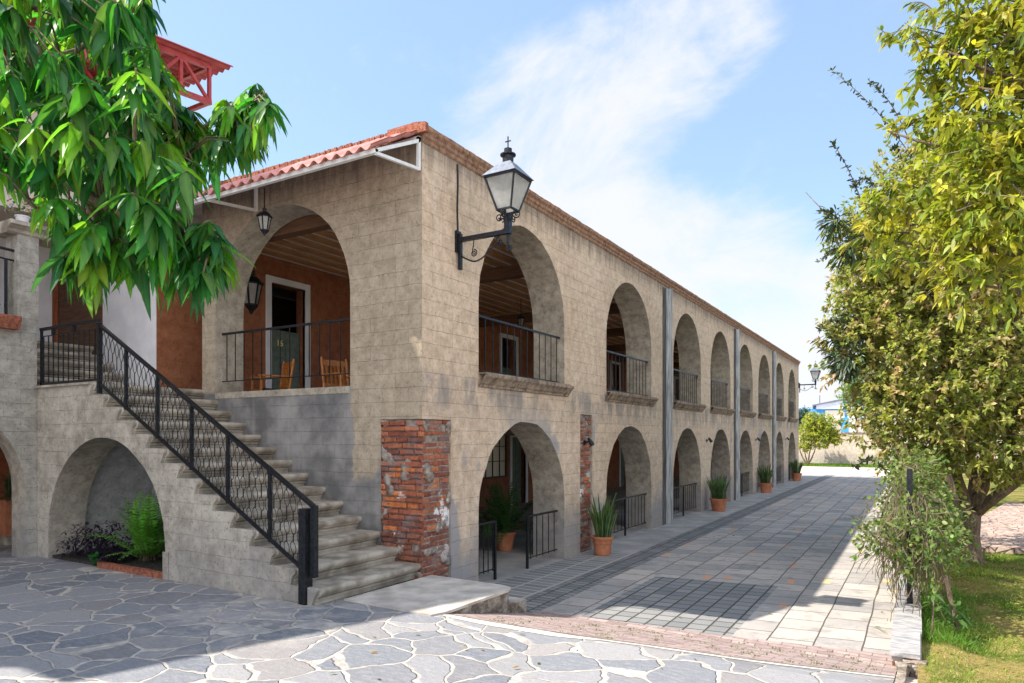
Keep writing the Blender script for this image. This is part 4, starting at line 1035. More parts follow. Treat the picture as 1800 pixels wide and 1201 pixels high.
for sx in (-5.83,):
    T = thing('potted_flowers', 'small flowering pot on top of the terrace pillar', 'potted plant', (sx, -1.78, 4.745))
    MB().lathe(potlathe(0, .09, .14), (sx, -1.78, 4.747), 16).build('pot', 'white', T)
    P = [(sx+random.gauss(0, .09), -1.78+random.gauss(0, .12), 4.88+abs(random.gauss(0, .10))) for _ in range(160)]
    leafmesh('foliage', 'leaf', T, P, [(random.uniform(-1, 1), random.uniform(-1, 1), random.uniform(-.2, 1)) for _ in P], [(0, 0, 1)]*len(P), [.05]*len(P), [.035]*len(P),
             [random.choice([(.08, .17, .04), (.5, .25, .08), (.35, .3, .5), (.1, .2, .05)]) for _ in P], 'oval')
# ================================================================== CHAIRS
def chair(loc, rz, label):
    T = thing('rocking_chair', label, 'chair', loc, 'wooden chairs in the gallery'); M = Matrix.Translation(Vector(loc)) @ Matrix.Rotation(rz, 4, 'Z') @ Matrix.Scale(.88, 4)
    def B_(name, mat, items, par=T):
        mb = MB()
        for it in items:
            k = it[0]
            if k == 'l':
                _, p, q, r = it; p = M @ Vector(p); q = M @ Vector(q); n = 13
                mb.tube([p.lerp(q, i/(n-1)) for i in range(n)], [r*(1. if i % 3 else .72) for i in range(n)], 8)
            elif k == 'b': mb.bar(M @ Vector(it[1]), M @ Vector(it[2]), it[3], it[4])
        return mb.build(name, mat, par)
    w = .27
    for s in (-1, 1):
        B_('leg', 'chair', [('l', (w*s, .25, .05), (w*s, .25, .68), .024)]); B_('leg', 'chair', [('l', (w*s, -.22, .05), (w*s, -.36, 1.0), .024)])
        B_('armrest', 'chair', [('b', (w*s, .30, .66), (w*s, -.30, .66), .06, .025)])
        B_('rocker', 'chair', [('l', (w*s, .42, .06), (w*s, 0, .02), .02), ('l', (w*s, 0, .02), (w*s, -.48, .09), .02)])
    B_('backrest', 'chair', [('b', (-w, -.345, .90), (w, -.345, .90), .02, .09), ('b', (-w, -.27, .48), (w, -.27, .48), .02, .05)]+[('b', (x, -.275, .48), (x, -.345, .88), .035, .014) for x in (-.18, -.09, 0, .09, .18)])
    B_('seat', 'black', [('b', (0, .25, .41), (0, -.25, .39), .50, .03)])
    B_('seat_rail', 'chair', [('b', (-w, .25, .40), (w, .25, .40), .02, .05), ('b', (-w, .25, .20), (w, .25, .20), .02, .04)]+[('b', (x, .25, .2), (x, .25, .39), .03, .012) for x in (-.16, -.05, .05, .16)])
chair((-4.12, 1.15, FL), math.radians(158), 'orange varnished rocking chair at the left of the gallery arch')
chair((-2.80, 1.55, FL), math.radians(-100), 'varnished rocking chair at the right of the gallery arch, partly hidden by the pier')
chair((-4.6, 6.3, ZR), math.radians(-60), 'dim wooden chair deep inside the first ground arch')
chair((-2.6, 9.3, ZR), math.radians(-70), 'wooden chair seen through the second ground arch')
# ================================================================== TREES
def limb(mb, a, b, r0, r1, bend=.12, n=7, rr=random):
    a = Vector(a); b = Vector(b); L = (b-a).length; o = Vector((rr.uniform(-1, 1), rr.uniform(-1, 1), rr.uniform(-.6, 1)))*bend*L
    pts = [a.lerp(b, t)+o*math.sin(math.pi*t)+Vector((rr.uniform(-1, 1), rr.uniform(-1, 1), 0))*.012*L*(0 < t < 1) for t in [i/n for i in range(n+1)]]
    mb.tube(pts, [r0+(r1-r0)*i/n for i in range(n+1)], 8); return pts
def cloud(cl, n, shell=.55):
    """n points in a union of blobs [(centre, radius)] weighted to the outside"""
    w = np.array([r**2 for _, r in cl]); w /= w.sum(); k = RNG.choice(len(cl), n, p=w)
    C = np.array([tuple(c) for c, _ in cl])[k]; R = np.array([r for _, r in cl])[k]
    d = RNG.normal(size=(n, 3)); d /= np.linalg.norm(d, axis=1, keepdims=True)
    rad = R*(shell+(1-shell)*RNG.random(n))**.8*np.where(RNG.random(n) < .25, RNG.random(n), 1)
    return C+d*rad[:, None]*np.array([1, 1, .92]), d, k
def sprays(mb, P, d, length, rng=RNG):
    pass
def foliage(root, name, mat, cl, ntw, per, tl, ll, lw, cols, kind='small', shell=.55, droop=.1, upb=.25, twmat='twig', extra=None, outw=.9):
    """twigs scattered through blobs, leaves set along each twig"""
    P0, d, k = cloud(cl, ntw, shell)
    if extra is not None: P0 = np.concatenate([P0, extra[0]]); d = np.concatenate([d, extra[1]]); ntw = len(P0)
    td = d*outw+RNG.normal(size=(ntw, 3))*.55+np.array([0, 0, upb]); td /= np.linalg.norm(td, axis=1, keepdims=True)
    TL = tl*RNG.uniform(.6, 1.3, ntw)
    t = RNG.random((ntw, per)); P = P0[:, None, :]+td[:, None, :]*(t*TL[:, None])[..., None]
    D = td[:, None, :]*.7+RNG.normal(size=(ntw, per, 3))*.8; D[..., 2] -= .15
    N_ = RNG.normal(size=(ntw, per, 3))*.5+np.array([-.2, -.15, 1.])
    cols = np.array(cols); cc = cols[RNG.integers(0, len(cols), ntw)][:, None, :]*.6+cols[RNG.integers(0, len(cols), (ntw, per))]*.4
    cc = cc*RNG.uniform(.7, 1.35, (ntw, per, 1))
    m = ntw*per
    leafmesh(name, mat, root, P.reshape(m, 3), D.reshape(m, 3), N_.reshape(m, 3), RNG.uniform(.7, 1.25, m)*ll, RNG.uniform(.8, 1.2, m)*lw, cc.reshape(m, 3), kind, droop)
    tw = MB()
    for i in range(0, ntw, 3):
        a = Vector(P0[i]); b = a+Vector(td[i])*TL[i]; tw.tube([a-Vector(td[i])*TL[i]*.6, b], [.006, .002], 3, caps=False)
    tw.build('twigs', twmat, root, fixn=False)
# ---- dense rounded tree behind the vine fence
TA = thing('garden_tree', 'dense round tree with small leaves and pinkish flower tips, forked trunk on the lawn', 'tree', (5.97, 6.9, -.33))
b0 = Vector((5.97, 6.9, -.42)); fk = Vector((5.93, 6.88, .52))
tk = MB(); tk.tube([b0, b0+Vector((-.01, 0, .18)), b0+Vector((-.03, 0, .5)), fk], [.20, .15, .13, .16], 12)
for e, r in (((5.25, 6.5, 2.2), .075), ((6.0, 6.7, 2.4), .085), ((7.4, 7.5, 1.45), .095), ((5.55, 7.6, 2.4), .07), ((6.6, 6.1, 2.1), .06)):
    pts = limb(tk, fk-Vector((0, 0, .12)), e, r*1.1, r*.6, .10)
    for q in range(5):
        o = Vector(e)+Vector((random.uniform(-1.3, 1.3), random.uniform(-1.2, 1.2), random.uniform(.8, 3.6)))
        p2 = limb(tk, e, o, r*.6, .014, .14)
        for _ in range(2): limb(tk, p2[random.randint(2, 5)], Vector(o)+Vector((random.uniform(-.9, .9), random.uniform(-.9, .9), random.uniform(-.3, .9))), .02, .006, .1)
pts = limb(tk, (5.9, 6.85, .5), (4.9, 6.9, 1.35), .08, .04, .05)
tk.build('trunk', 'trunk', TA, smooth=True)
ca = []
for px_, py_, dp, r in [(1560, 420, 11, .75), (1500, 400, 11.3, .42), (1620, 330, 11, .8), (1690, 280, 11.2, .8), (1770, 300, 11.2, .9), (1850, 330, 11, 1.1), (1530, 520, 11, .66), (1610, 500, 10.6, .95), (1700, 480, 10.6, 1.1), (1800, 480, 10.8, 1.2),
        (1495, 590, 10.8, .42), (1545, 630, 10.6, .75), (1640, 640, 10.4, 1.0), (1740, 640, 10.3, 1.1), (1850, 640, 10.5, 1.2), (1565, 730, 10.4, .6), (1630, 740, 10.2, .75), (1710, 750, 10.0, .8), (1800, 760, 10.3, .85), (1880, 760, 10.3, .9),
        (1600, 795, 10.2, .42), (1670, 800, 10.4, .40), (1780, 800, 10.6, .4), (1640, 560, 12.4, 1.3), (1760, 560, 12.6, 1.5), (1650, 400, 12.2, 1.2), (1540, 470, 12, .7), (1570, 570, 12, .9)]:
    ca.append((at(px_, py_, dp), r))
colA = [(.22, .27, .05), (.28, .33, .055), (.35, .38, .065), (.15, .20, .05), (.42, .41, .09), (.25, .29, .07), (.66, .44, .28), (.52, .44, .17)]
foliage(TA, 'crown', 'leaf', ca, 8500, 11, .26, .092, .050, colA, 'small', .5, .1, .3)
# long loose sprigs reaching out of the crown
ex = []; ed = []
tw = MB()
for a, b in [((1620, 300, 11), (1461, 122, 10.6)), ((1600, 250, 11), (1528, 142, 10.7)), ((1530, 400, 11), (1463, 250, 10.8)), ((1500, 420, 11), (1440, 372, 10.8)), ((1520, 450, 11), (1438, 462, 10.8)), ((1540, 330, 11), (1500, 330, 10.9)), ((1590, 300, 11), (1570, 262, 11)), ((1500, 575, 10.8), (1438, 583, 10.6)), ((1560, 830, 10), (1500, 822, 9.6))]:
    A_, B_ = at(*a), at(*b); pts = [A_.lerp(B_, i/14)+Vector((0, 0, .14*math.sin(i/14*3.14))) for i in range(15)]; MB().tube(pts, [.012-.009*i/14 for i in range(15)], 4).build('long_twig', 'twig', TA)
    for i in range(70):
        t = random.random()**.8; j = min(13, int(t*14)); p = pts[j].lerp(pts[j+1], t*14-j); ex.append(tuple(p)); ed.append((random.gauss(0, 1), random.gauss(0, 1), random.gauss(0, 1)))
n = len(ex); leafmesh('sprig_leaves', 'dark_leaf', TA, ex, np.array(ed)*.7+np.array([-.3, 0, .2]), RNG.normal(size=(n, 3))+np.array([0, 0, 1]), RNG.uniform(.06, .10, n), np.full(n, .035), np.array([(.06, .085, .04)]*n)*RNG.uniform(.6, 1.4, (n, 1)), 'oval')  # sprig leaves coloured dark to stand in for shade
# big leaf clusters on its left flank, shade painted in as dark colour
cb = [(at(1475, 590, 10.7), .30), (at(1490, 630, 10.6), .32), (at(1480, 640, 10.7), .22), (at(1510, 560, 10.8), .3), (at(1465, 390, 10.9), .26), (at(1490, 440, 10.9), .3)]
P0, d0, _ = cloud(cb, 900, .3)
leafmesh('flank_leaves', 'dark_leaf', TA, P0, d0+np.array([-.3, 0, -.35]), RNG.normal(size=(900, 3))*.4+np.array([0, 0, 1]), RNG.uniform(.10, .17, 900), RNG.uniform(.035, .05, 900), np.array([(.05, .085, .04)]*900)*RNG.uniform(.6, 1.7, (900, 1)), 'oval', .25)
# ---- golden leaved tree standing nearer, on the right
TB = thing('golden_tree', 'yellow green tree with broad pointed leaves overhanging from the right edge', 'tree', (8.3, -.9, -.3))
tk = MB(); f0 = Vector((8.3, -.9, 1.9)); tk.tube([(8.35, -.9, -.4), (8.32, -.9, .6), f0], [.15, .11, .10], 10)
ends = [(1610, 75, 5.5), (1560, 230, 5.8), (1620, 90, 5.4), (1700, 150, 5.2), (1760, 60, 5.0), (1640, 300, 5.6), (1540, 380, 5.9), (1560, 420, 5.8), (1700, 360, 5.2), (1780, 420, 5.0), (1780, 250, 5.0), (1860, 150, 5.2), (1700, 500, 5.3)]
twg = []
for e in ends:
    E_ = at(*e); p = limb(tk, f0, E_, .045, .007, .06, 12); twg += [(a, b) for a, b in zip(p[5:], p[6:])]
tk.build('trunk', 'trunk', TB, smooth=True)
cb = [(at(x, y, d), r) for x, y, d, r in [(1600, 50, 5.6, .16), (1640, 110, 5.5, .22), (1700, 60, 5.3, .32), (1770, 100, 5.1, .4), (1690, 190, 5.4, .3), (1760, 220, 5.1, .38), (1630, 210, 5.7, .20), (1590, 235, 5.8, .12),
      (1640, 330, 5.6, .32), (1580, 370, 5.8, .24), (1540, 400, 5.9, .16), (1560, 450, 5.8, .18), (1640, 420, 5.5, .34), (1720, 320, 5.2, .38), (1780, 360, 5.0, .4), (1720, 430, 5.2, .36), (1790, 470, 5.0, .3), (1690, 500, 5.3, .18), (1830, 250, 5.0, .5), (1850, 60, 5.0, .5), (1720, 0, 5.2, .3), (1790, 0, 5.0, .3)]]
colB = [(.40, .43, .03), (.48, .46, .035), (.26, .34, .035), (.58, .50, .05), (.12, .19, .03), (.30, .36, .05), (.20, .27, .04), (.42, .35, .06)]
foliage(TB, 'crown', 'leaf', cb, 860, 11, .20, .088, .036, colB, 'oval', .25, .35, .05, outw=.7)
tw = MB(); ex = []; ed = []
for a, b in [((1660, 60, 5.5), (1556, 62, 5.6)), ((1650, 30, 5.5), (1600, 5, 5.6)), ((1660, 210, 5.6), (1570, 228, 5.8)), ((1640, 170, 5.5), (1650, 150, 5.5)), ((1600, 410, 5.8), (1478, 432, 6.0)), ((1600, 460, 5.8), (1500, 462, 6.0)), ((1580, 330, 5.8), (1530, 350, 5.9)), ((1700, 500, 5.3), (1690, 560, 5.2)), ((1780, 480, 5.1), (1770, 570, 5.1))]:
    A_, B_ = at(*a), at(*b); pts = [A_.lerp(B_, i/14)+Vector((0, 0, .05*math.sin(i/14*3.14))) for i in range(15)]; MB().tube(pts, [.007-.005*i/14 for i in range(15)], 4).build('long_twig', 'twig', TB)
    dr = (B_-A_).normalized()
    for i in range(30):
        t = (i+.5)/30; j = min(13, int(t*14)); p = pts[j].lerp(pts[j+1], t*14-j); ex.append(tuple(p)); s = 1 if i % 2 else -1
        ed.append(tuple(dr+Vector((random.gauss(0, .2), random.gauss(0, .2), -.75+random.gauss(0, .15)))+RT*.3*s))
n = len(ex)
leafmesh('sprig_leaves', 'leaf', TB, ex, ed, RNG.normal(size=(n, 3))*.3+np.array([-.3, -.5, .8]), RNG.uniform(.08, .11, n), np.full(n, .034), np.array(colB)[RNG.integers(0, 6, n)]*RNG.uniform(.6, 1., (n, 1)), 'oval', .3)
# ---- mango tree overhanging from the left
TM = thing('mango_tree', 'tree with long glossy drooping leaves overhanging from the left edge', 'tree', (.2, -5.6, 0))
ENV = [(-60, -60), (255, -60), (280, 40), (285, 90), (300, 120), (300, 205), (340, 215), (400, 205), (425, 165), (445, 158), (480, 175), (488, 215), (470, 265), (420, 290), (340, 330), (300, 350), (330, 400), (395, 445), (405, 465), (340, 470), (270, 455), (235, 480), (170, 480), (120, 440), (95, 395), (60, 345), (10, 310), (-60, 320)]
def inpoly(x, y, P):
    c = False; j = len(P)-1
    for i in range(len(P)):
        if (P[i][1] > y) != (P[j][1] > y) and x < (P[j][0]-P[i][0])*(y-P[i][1])/(P[j][1]-P[i][1])+P[i][0]: c = not c
        j = i
    return c
sk = [[(-260, 300, 3.6), (-60, 230, 3.5), (60, 240, 3.4), (130, 330, 3.3), (180, 420, 3.2), (200, 460, 3.2)], [(-60, 230, 3.5), (60, 130, 3.6), (180, 60, 3.7), (250, 20, 3.7)],
      [(60, 140, 3.6), (150, 170, 3.7), (260, 215, 3.8), (350, 225, 3.9), (430, 195, 3.9), (455, 172, 3.9)], [(130, 330, 3.3), (220, 380, 3.2), (300, 410, 3.2), (370, 445, 3.2)], [(60, 240, 3.4), (160, 250, 3.5), (250, 290, 3.6), (330, 270, 3.8)], [(-60, 230, 3.5), (20, 330, 3.3), (60, 370, 3.2)], [(-60, 130, 3.2), (10, 60, 3.2), (60, -30, 3.2)]]
tk = MB(); nodes = []
tk.tube([(.15, -5.9, -.1), (.2, -5.75, 1.0), (.15, -5.5, 2.0), at(*sk[0][0])], [.17, .13, .11, .05], 10)
for s_ in sk:
    P_ = [at(*q) for q in s_]; pts = []
    for a, b in zip(P_, P_[1:]): pts += [a.lerp(b, i/5) for i in range(5)]
    pts.append(P_[-1]); pts = [p+Vector((random.uniform(-1, 1), random.uniform(-1, 1), random.uniform(-1, 1)))*.012 for p in pts]
    k = len(pts); tk.tube(pts, [max(.006, .028*(1-i/k)) for i in range(k)], 7); nodes += pts
wh = []
while len(wh) < 235:
    x, y = random.uniform(-60, 490), random.uniform(-60, 520)
    if inpoly(x, y+25, ENV) and inpoly(x, y, ENV) and (inpoly(x-14, y-10, ENV) or inpoly(x+10, y-5, ENV)): wh.append((x, y, random.uniform(2.8, 4.1) if x < 330 else random.uniform(3.5, 4.2)))
wh += [(446, 165, 3.9), (470, 180, 3.9), (430, 185, 3.9), (455, 185, 3.8), (470, 200, 3.95), (400, 440, 3.2), (375, 450, 3.15), (345, 455, 3.2), (250, 10, 3.6), (265, 60, 3.7), (270, 95, 3.7), (170, 470, 3.2), (130, 440, 3.2), (215, 450, 3.2), (270, 440, 3.2), (310, 440, 3.2), (150, 480, 3.2), (340, 200, 3.9), (300, 215, 3.9), (380, 215, 3.9), (410, 200, 3.9), (440, 215, 3.9), (450, 235, 3.9), (420, 240, 3.9), (360, 245, 3.9), (330, 260, 3.9), (390, 265, 3.9), (310, 300, 3.8)]
wh += [(random.uniform(105, 400), random.uniform(395, 485)-(25 if _ % 3 else 0), random.uniform(3.0, 3.5)) for _ in range(46)]
wh += [(random.uniform(300, 485), random.uniform(180, 270), random.uniform(3.7, 4.1)) for _ in range(16)]
P, D, N_, LL, WW, CC, DR = [], [], [], [], [], [], []
for w in wh:
    c = at(*w); nd_ = min(nodes, key=lambda p: (p-c).length); mid = nd_.lerp(c, .5)+Vector((0, 0, .05))
    tk.tube([nd_, mid, c], [.007, .005, .004], 5)
    ax = (c-mid).normalized(); sh = random.uniform(.7, 1.2); young = random.random() < .2
    for i in range(random.randint(8, 12)):
        a = random.uniform(0, 6.283); el = random.uniform(-1.45, -.15)
        d = Vector((math.cos(a)*math.cos(el), math.sin(a)*math.cos(el), math.sin(el)-.1))+ax*.25
        P.append(tuple(c-ax*random.uniform(0, .07))); D.append(tuple(d)); N_.append((d.x*.2, d.y*.2, 1) if abs(d.normalized().z) < .9 else (math.cos(a), math.sin(a), .3))
        l = random.triangular(.08, .20, .15)*(1 if w[0] < 330 else .9); LL.append(l); WW.append(l*random.uniform(.27, .38)); DR.append(random.uniform(.2, .6))
        base = (.16, .34, .03) if young else random.choice([(.07, .19, .035), (.03, .15, .03), (.05, .21, .025), (.022, .11, .032), (.08, .27, .025), (.04, .17, .035)])
        CC.append(tuple(q*sh*random.uniform(.8, 1.2) for q in base))
leafmesh('foliage', 'mango', TM, P, D, N_, LL, WW, CC, 'lance', DR)
tk.build('branches', 'twig', TM, smooth=True)
# ---- trees farther back
def smalltree(name, label, base, forks, cl, n, per, tl, ll, lw, cols, r=.06, kind='small'):
    T = thing(name, label, 'tree', base); tk = MB()
    for f in forks:
        p = limb(tk, base, f, r, r*.5, .06)
        for c, q in cl[::2]: limb(tk, f, Vector(c), r*.4, .01, .1)
    tk.build('trunk', 'trunk', T, smooth=True)
    foliage(T, 'crown', 'leaf', cl, n, per, tl, ll, lw, cols, kind, .45, .1, .3); return T
def W_(px_, py_, Y):     # point on the vertical plane y=Y
    d = FW+RT*((px_-900)/1200.); t = (Y-CAM.y)/d.y; return Vector((CAM.x+d.x*t, Y, CAM.z+(768-py_)/1200.*t))
smalltree('citrus_tree', 'sunlit yellow green citrus tree in front of the garden wall', (-1.75, 47.2, -.37), [(-2.0, 47, .9), (-1.5, 47, 1.1), (-1.2, 47.2, 1.0), (-2.3, 47.1, .9)],
    [(W_(x, y, 47), r) for x, y, r in ((1432, 745, .75), (1450, 745, .65), (1420, 760, .6), (1413, 782, .45), (1440, 770, .75), (1462, 765, .5), (1470, 775, .35), (1425, 735, .3))], 900, 9, .25, .17, .09, [(.34, .42, .05), (.42, .44, .06), (.25, .34, .05), (.5, .46, .1)])
smalltree('leafy_tree', 'pale green feathery tree showing left of the dense garden tree above the wall', (4.0, 44, -.4), [(3.6, 44, 2.6), (4.6, 44, 3.0)],
    [(W_(x, y, 44), r) for x, y, r in ((1505, 690, 1.0), (1530, 670, 1.3), (1500, 700, .8), (1540, 710, 1.2), (1560, 690, 1.5), (1545, 740, .9), (1525, 715, .8))], 1500, 9, .4, .17, .07, [(.10, .22, .06), (.14, .27, .08), (.18, .30, .1)])
smalltree('shrub', 'dark conifer shrub between the building end and the citrus tree', (-4.2, 48.5, -.37), [(-4.2, 48.5, 1.5)], [(W_(x, y, 48.5), r) for x, y, r in ((1406, 735, .6), (1412, 728, .4), (1404, 745, .5), (1416, 722, .22))], 350, 9, .2, .12, .05, [(.07, .12, .05), (.1, .15, .06)])
smalltree('second_tree', 'thick trunked tree on the far lawn behind the forked tree', (5.92, 17.2, -.33), [(5.8, 17.2, 1.6), (6.6, 17.5, 1.9)],
    [(Vector(c), r) for c, r in (((6.0, 17.3, 3.2), 1.5), ((7.4, 17.6, 3.4), 1.6), ((8.9, 18, 3.6), 1.8), ((6.8, 18, 4.8), 1.8), ((10.5, 18, 3.8), 2.0))], 1500, 9, .35, .15, .08, [(.06, .14, .03), (.09, .18, .04)], .26)
for i, (b, rr_) in enumerate((((13.5, 24, -.35), 3.0), ((18, 30, -.35), 3.6), ((10.5, 34, -.35), 2.6))):
    T = smalltree('background_tree', ['broad dark tree deep in the garden, near the right edge', 'tall tree at the far right of the garden', 'tree at the far end of the lawn behind the garden trees'][i], b, [(b[0], b[1], 1.6)],
        [(Vector((b[0]+random.uniform(-1, 1)*rr_*.7, b[1]+random.uniform(-1, 1)*rr_*.5, 3+random.uniform(-.3, 1)*rr_*.6)), rr_*.55) for _ in range(9)], 1300, 8, .5, .26, .14, [(.05, .12, .03), (.08, .16, .04)], .2)
# ================================================================== FENCE, VINE, KERB
FE = thing('wire_fence', 'dark post and wire fence smothered by the vine along the road', 'fence', (5.12, 2.4, -.3))
for y in (2.4, 5.6, 9., 13, 17.5, 23, 29):
    MB().box((5.09, y-.035, -.45), (5.15, y+.035, 1.36)).build('post', 'iron', FE)
m = MB()
for z in (.1, .5, .9, 1.25): m.bar((5.12, 2.4, z), (5.12, 29, z), .006)
m.build('wires', 'iron', FE)
VN = thing('climbing_vine', 'tangled green climbing vine with dry stems hanging over the roadside fence', 'vine', (5.1, 3.2, -.3))
vb = []
for y in [1.95+.28*i for i in range(12)]:
    for _ in range(3): vb.append((Vector((5.10+random.uniform(-.22, .30), y, .45+random.uniform(-.15, .55))), random.uniform(.16, .28)))
for y in [2.9+.5*i for i in range(4)]: vb.append((Vector((5.12+random.uniform(-.15, .2), y, 1.25+random.uniform(-.1, .3))), .24)); vb.append((Vector((5.3+random.uniform(-.1, .2), y, .55)), .28))
for y in [4.5+.5*i for i in range(20)]:
    vb.append((Vector((5.06+random.uniform(-.1, .2), y, .9+random.uniform(-.3, .45))), .32)); vb.append((Vector((5.15, y, .3)), .35))
colV = [(.11, .20, .04), (.17, .27, .055), (.08, .14, .04), (.22, .30, .07), (.28, .27, .09)]
foliage(VN, 'leaves', 'leaf', vb, 4200, 5, .24, .06, .042, colV, 'oval', .35, .2, .0)
st = MB()
for i in range(280):
    y = random.uniform(1.9, 5.2); x = 5.1+random.uniform(-.22, .22); p = Vector((x, y, random.uniform(.5, 1.2))); pts = [p]
    a = random.uniform(0, 6.28); d = Vector((math.cos(a)*.4, math.sin(a)*.4, -.4))
    for k in range(9): d = (d+Vector((random.gauss(0, .25), random.gauss(0, .25), -.28))).normalized(); p = p+d*random.uniform(.07, .14); pts.append(p.copy())
    pts = [q for q in pts if q.z > -.34 and 4.75 < q.x < 5.55]
    if len(pts) > 2: st.tube(pts, .0045, 4, caps=False)
for i in range(26):      # loose tendrils reaching over the road
    p = Vector((4.95, random.uniform(2.0, 3.4), random.uniform(.2, 1.2))); d = Vector((-1, -.25, random.uniform(-.1, .5))); pts = [p.copy()]
    for k in range(9): d = (d+Vector((random.gauss(0, .2), random.gauss(0, .2), -.14))).normalized(); p = p+d*.055; pts.append(p.copy())
    st.tube(pts, .003, 4, caps=False)
st.build('stems', 'drystem' if 'drystem' in MT else 'twig', VN, fixn=False)
K = thing('roadside_kerb', 'low kerb wall with striped stone tops along the right of the road', 'kerb', (5.1, .3, -.3))
m = MB(); y = .30
while y < 33:
    l = random.uniform(.5, .7) if y > .5 else .85; m.box((4.985, y, -.21), (5.215+random.uniform(-.02, .02), y+l-.012, -.165+random.uniform(-.005, .005)), .004); y += l
m.build('kerb_top', 'kerbtop', K)
MB().box((5.0, .33, -.6), (5.23, 33, -.212)).build('kerb_body', 'slab', K)
m = MB(); brickface(m, 5.0, 5.24, -.55, -.215, lambda u, z, d: (u, .33-d-.01, z), 8, 2.); m.build('kerb_end_brick', 'brick', K, cols=True)
rb = MB()
for i in range(26):      # crumbling brown rubble at the near end of the kerb
    c = Vector((random.uniform(5.03, 5.24), random.uniform(.16, .34), random.uniform(-.42, -.25))); s = random.uniform(.03, .06)
    rb.box(tuple(c-Vector((s, s, s*.8))), tuple(c+Vector((s, s, s*.8))), .014)
rb.build('broken_end', 'rough', K)
m = MB(); y = -2.4
while y < .14: m.box((5.06, y, -.2), (5.12, y+.16, gz(y)+.012), .006); y += .17
m.build('edge_blocks', 'rough', K)
# stakes and sapling on the lawn
S1 = thing('wooden_stake', 'leaning pale wooden stake on the lawn right of the vine', 'stake', (5.62, 1.35, -.3))
MB().tube([at(1692, 1150, 7.0)+Vector((0, 0, -.08)), at(1680, 1090, 7.0), at(1661, 1012, 7.05)], [.022, .022, .024], 8).build('stake_pole', 'trunk', S1)
S2 = thing('sapling', 'young staked sapling with a few broad leaves in front of the vine', 'sapling', (5.45, 1.3, -.3))
MB().tube([at(1634, 1165, 6.9), at(1639, 1100, 6.9), at(1642, 1050, 6.9)], [.012, .009, .005], 6).build('stem', 'trunk', S2)
P = [at(1642+random.uniform(-6, 8), 1050+random.uniform(-8, 12), 6.9) for _ in range(9)]+[at(1668+random.uniform(-14, 26), 1070+random.uniform(-12, 30), 6.95) for _ in range(40)]
leafmesh('leaves', 'leaf', S2, [tuple(p) for p in P], [(random.uniform(-1, 1), random.uniform(-1, 1), random.uniform(-.4, .5)) for _ in P], [(0, 0, 1)]*len(P), RNG.uniform(.09, .17, len(P)), [.04]*len(P), [(.12, .22, .06)]*len(P), 'oval', .3)
# ---- grass, weeds, litter
def lawnpoint():
    while True:
        x = random.uniform(5.25, 9.5); y = -2.5+12*random.random()**1.3
        if not (y > 7.9): return x, y
gp = []; gcol = []; ds = []; ln = []
from mathutils import noise as mn
while len(gp) < 60000:
    x, y = lawnpoint(); q = mn.noise(Vector((x*1.1, y*1.1, 3)))+.5*mn.noise(Vector((x*4, y*4, 1)))
    if q < random.uniform(-.55, .05) : continue
    gp.append((x, y, lz(x, y)-.01)); ln.append(random.uniform(.03, .075)*(1.5 if q > .35 else 1)); ds.append((random.gauss(0, .45), random.gauss(0, .45), 1))
    k = random.uniform(.7, 1.3); gcol.append(tuple(k*c for c in random.choice([(.20, .34, .03), (.26, .40, .04), (.33, .42, .06), (.46, .42, .14)])))
for i in range(2600):    # taller tufts under the vine
    x, y = random.gauss(5.45, .18), random.uniform(1.2, 3.6); gp.append((x, y, lz(x, y)-.01)); ln.append(random.uniform(.10, .24)); ds.append((random.gauss(0, .4), random.gauss(0, .4), 1)); gcol.append((.13, .26, .03))
n = len(gp); G = leafmesh('lawn_grass', 'leaf', None, gp, ds, RNG.normal(size=(n, 3)), ln, np.full(n, .007), gcol, 'small', .3); G['kind'] = 'stuff'
gp = [(random.uniform(-4, 4.6), random.uniform(46.1, 49.9), -.37) for _ in range(6000)]
n = len(gp); G = leafmesh('verge_grass', 'leaf', None, gp, RNG.normal(size=(n, 3))*.4+np.array([0, 0, 1]), RNG.normal(size=(n, 3)), RNG.uniform(.08, .25, n), np.full(n, .03), np.array([(.15, .27, .03)]*n)*RNG.uniform(.6, 1.4, (n, 1)), 'small', .2); G['kind'] = 'stuff'
wp = []
for i in range(110):
    x = random.uniform(1.5, 4.9); y = edgeY(x)+random.uniform(.12, 1.6); 
    for k in range(random.randint(3, 18)): wp.append((x+random.gauss(0, .025), y+random.gauss(0, .015), gz(y)+.008))
n = len(wp); G = leafmesh('joint_weeds', 'leaf', None, wp, RNG.normal(size=(n, 3))*1.0+np.array([0, 0, .6]), RNG.normal(size=(n, 3))+np.array([0, 0, 1]), RNG.uniform(.012, .035, n), np.full(n, .009), np.array([(.16, .20, .05)]*n)*RNG.uniform(.5, 1.4, (n, 1)), 'small', .2); G['kind'] = 'stuff'
wp = [(random.uniform(1.4, 4.9), random.uniform(.8, 16), ZR+.02) for _ in range(70)]+[(random.uniform(1.2, 4.9), random.uniform(-3.3, -1.3), .012) for _ in range(26)]+[(random.uniform(5.3, 7.2), random.uniform(-.8, 7.6), 0) for _ in range(420)]
wp = [(x, y, z if x < 5 else lz(x, y)+.02) for x, y, z in wp]
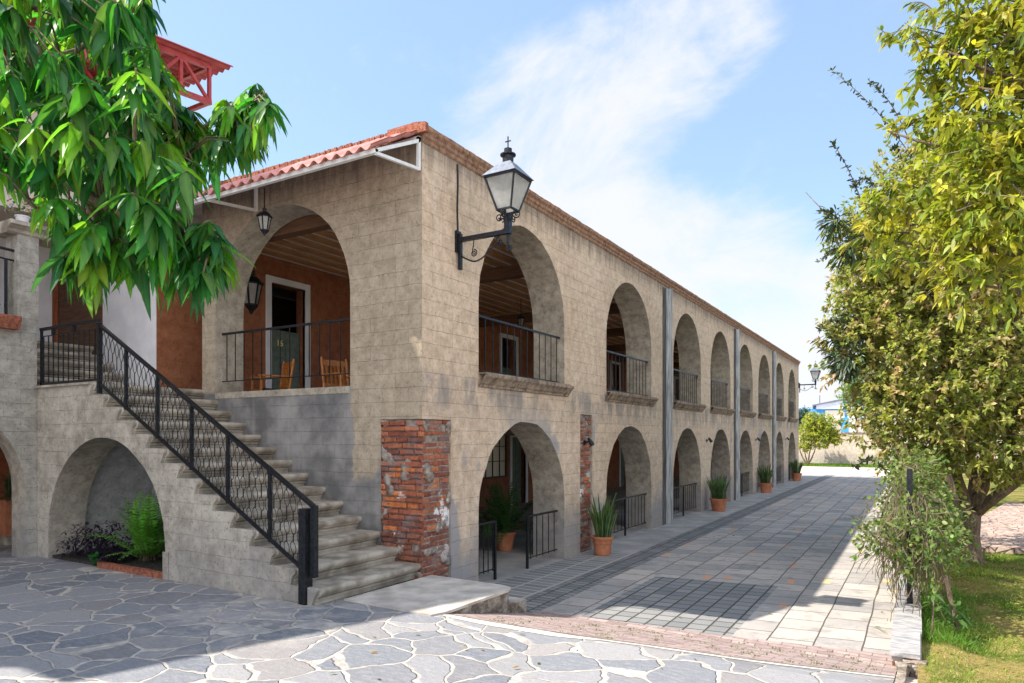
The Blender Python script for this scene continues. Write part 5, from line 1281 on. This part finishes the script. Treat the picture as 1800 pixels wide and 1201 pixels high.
n = len(wp); G = leafmesh('fallen_leaves', 'leaf', None, wp, RNG.normal(size=(n, 3))*np.array([1, 1, .15]), RNG.normal(size=(n, 3))*.3+np.array([0, 0, 1]), RNG.uniform(.03, .07, n), np.full(n, .025), np.array([(.34, .22, .08), (.2, .2, .06), (.45, .32, .12)])[RNG.integers(0, 3, n)], 'oval', .1); G['kind'] = 'stuff'
# ================================================================== BACKGROUND
GW = thing('garden_wall', 'plastered boundary wall closing the far end of the yard, higher on the left', 'wall', (0, 50.3, 0))
MB().box((-14, 50.3, -.6), (.16, 50.6, 3.15)).build('high_wall', 'bgwall', GW)
MB().box((.165, 50.25, -.6), (26, 50.55, 1.98)).build('low_wall', 'bgwall', GW)
MB().box((.16, 50.2, 1.983), (26, 50.6, 2.06)).build('wall_coping', 'rough', GW)
WB = thing('white_outbuilding', 'small white framed outbuilding rising behind the low garden wall', 'building', (2, 54, 0))
MB().box((.5, 54, -.4), (14, 58, 3.3)).build('outbuilding_wall', 'bgwall', WB)
MB().box((.42, 53.9, -.4), (.9, 53.99, 3.35)).box((.9, 53.9, 3.0), (14, 53.99, 3.35)).build('white_trim', 'whitemetal', WB)
BB = thing('blue_warehouse', 'bright blue warehouse with pale low pitched roof beyond the garden wall', 'warehouse', (0, 80, 0))
MB().box((-12, 79, -.4), (9, 95, 4.95)).build('wall', 'blue', BB)
MB().prism([(-4.9, 4.9), (8.5, 4.9), (8.5, 5.0), (-1.5, 5.95), (-4.9, 5.35)], 'y', 78.6, 78.9).build('gable_panel', 'paleroof', BB)
MB().prism([(-5.3, 5.25), (-1.5, 6.0), (9.5, 5.0), (9.5, 5.1), (-1.5, 6.15), (-5.3, 5.4)], 'y', 78.4, 95).build('roof', 'galv', BB)
MB().box((-13, 79.5, 4.96), (-5.4, 95, 5.3)).build('lower_roof', 'paleroof', BB)
for i in range(5):
    x = -4.0+i*2.3; w = MB().box((x, 78.97, 3.9), (x+2.0, 79.0, 4.75)).build('window', 'glass', BB)
AN = thing('antenna_mast', 'thin radio mast on the skyline above the blue warehouse', 'mast', (-9, 100, 0))
MB().bar(W_(1441, 715, 110)+Vector((0, 0, -8)), W_(1441, 695, 110), .12).build('mast_pole', 'galv', AN)
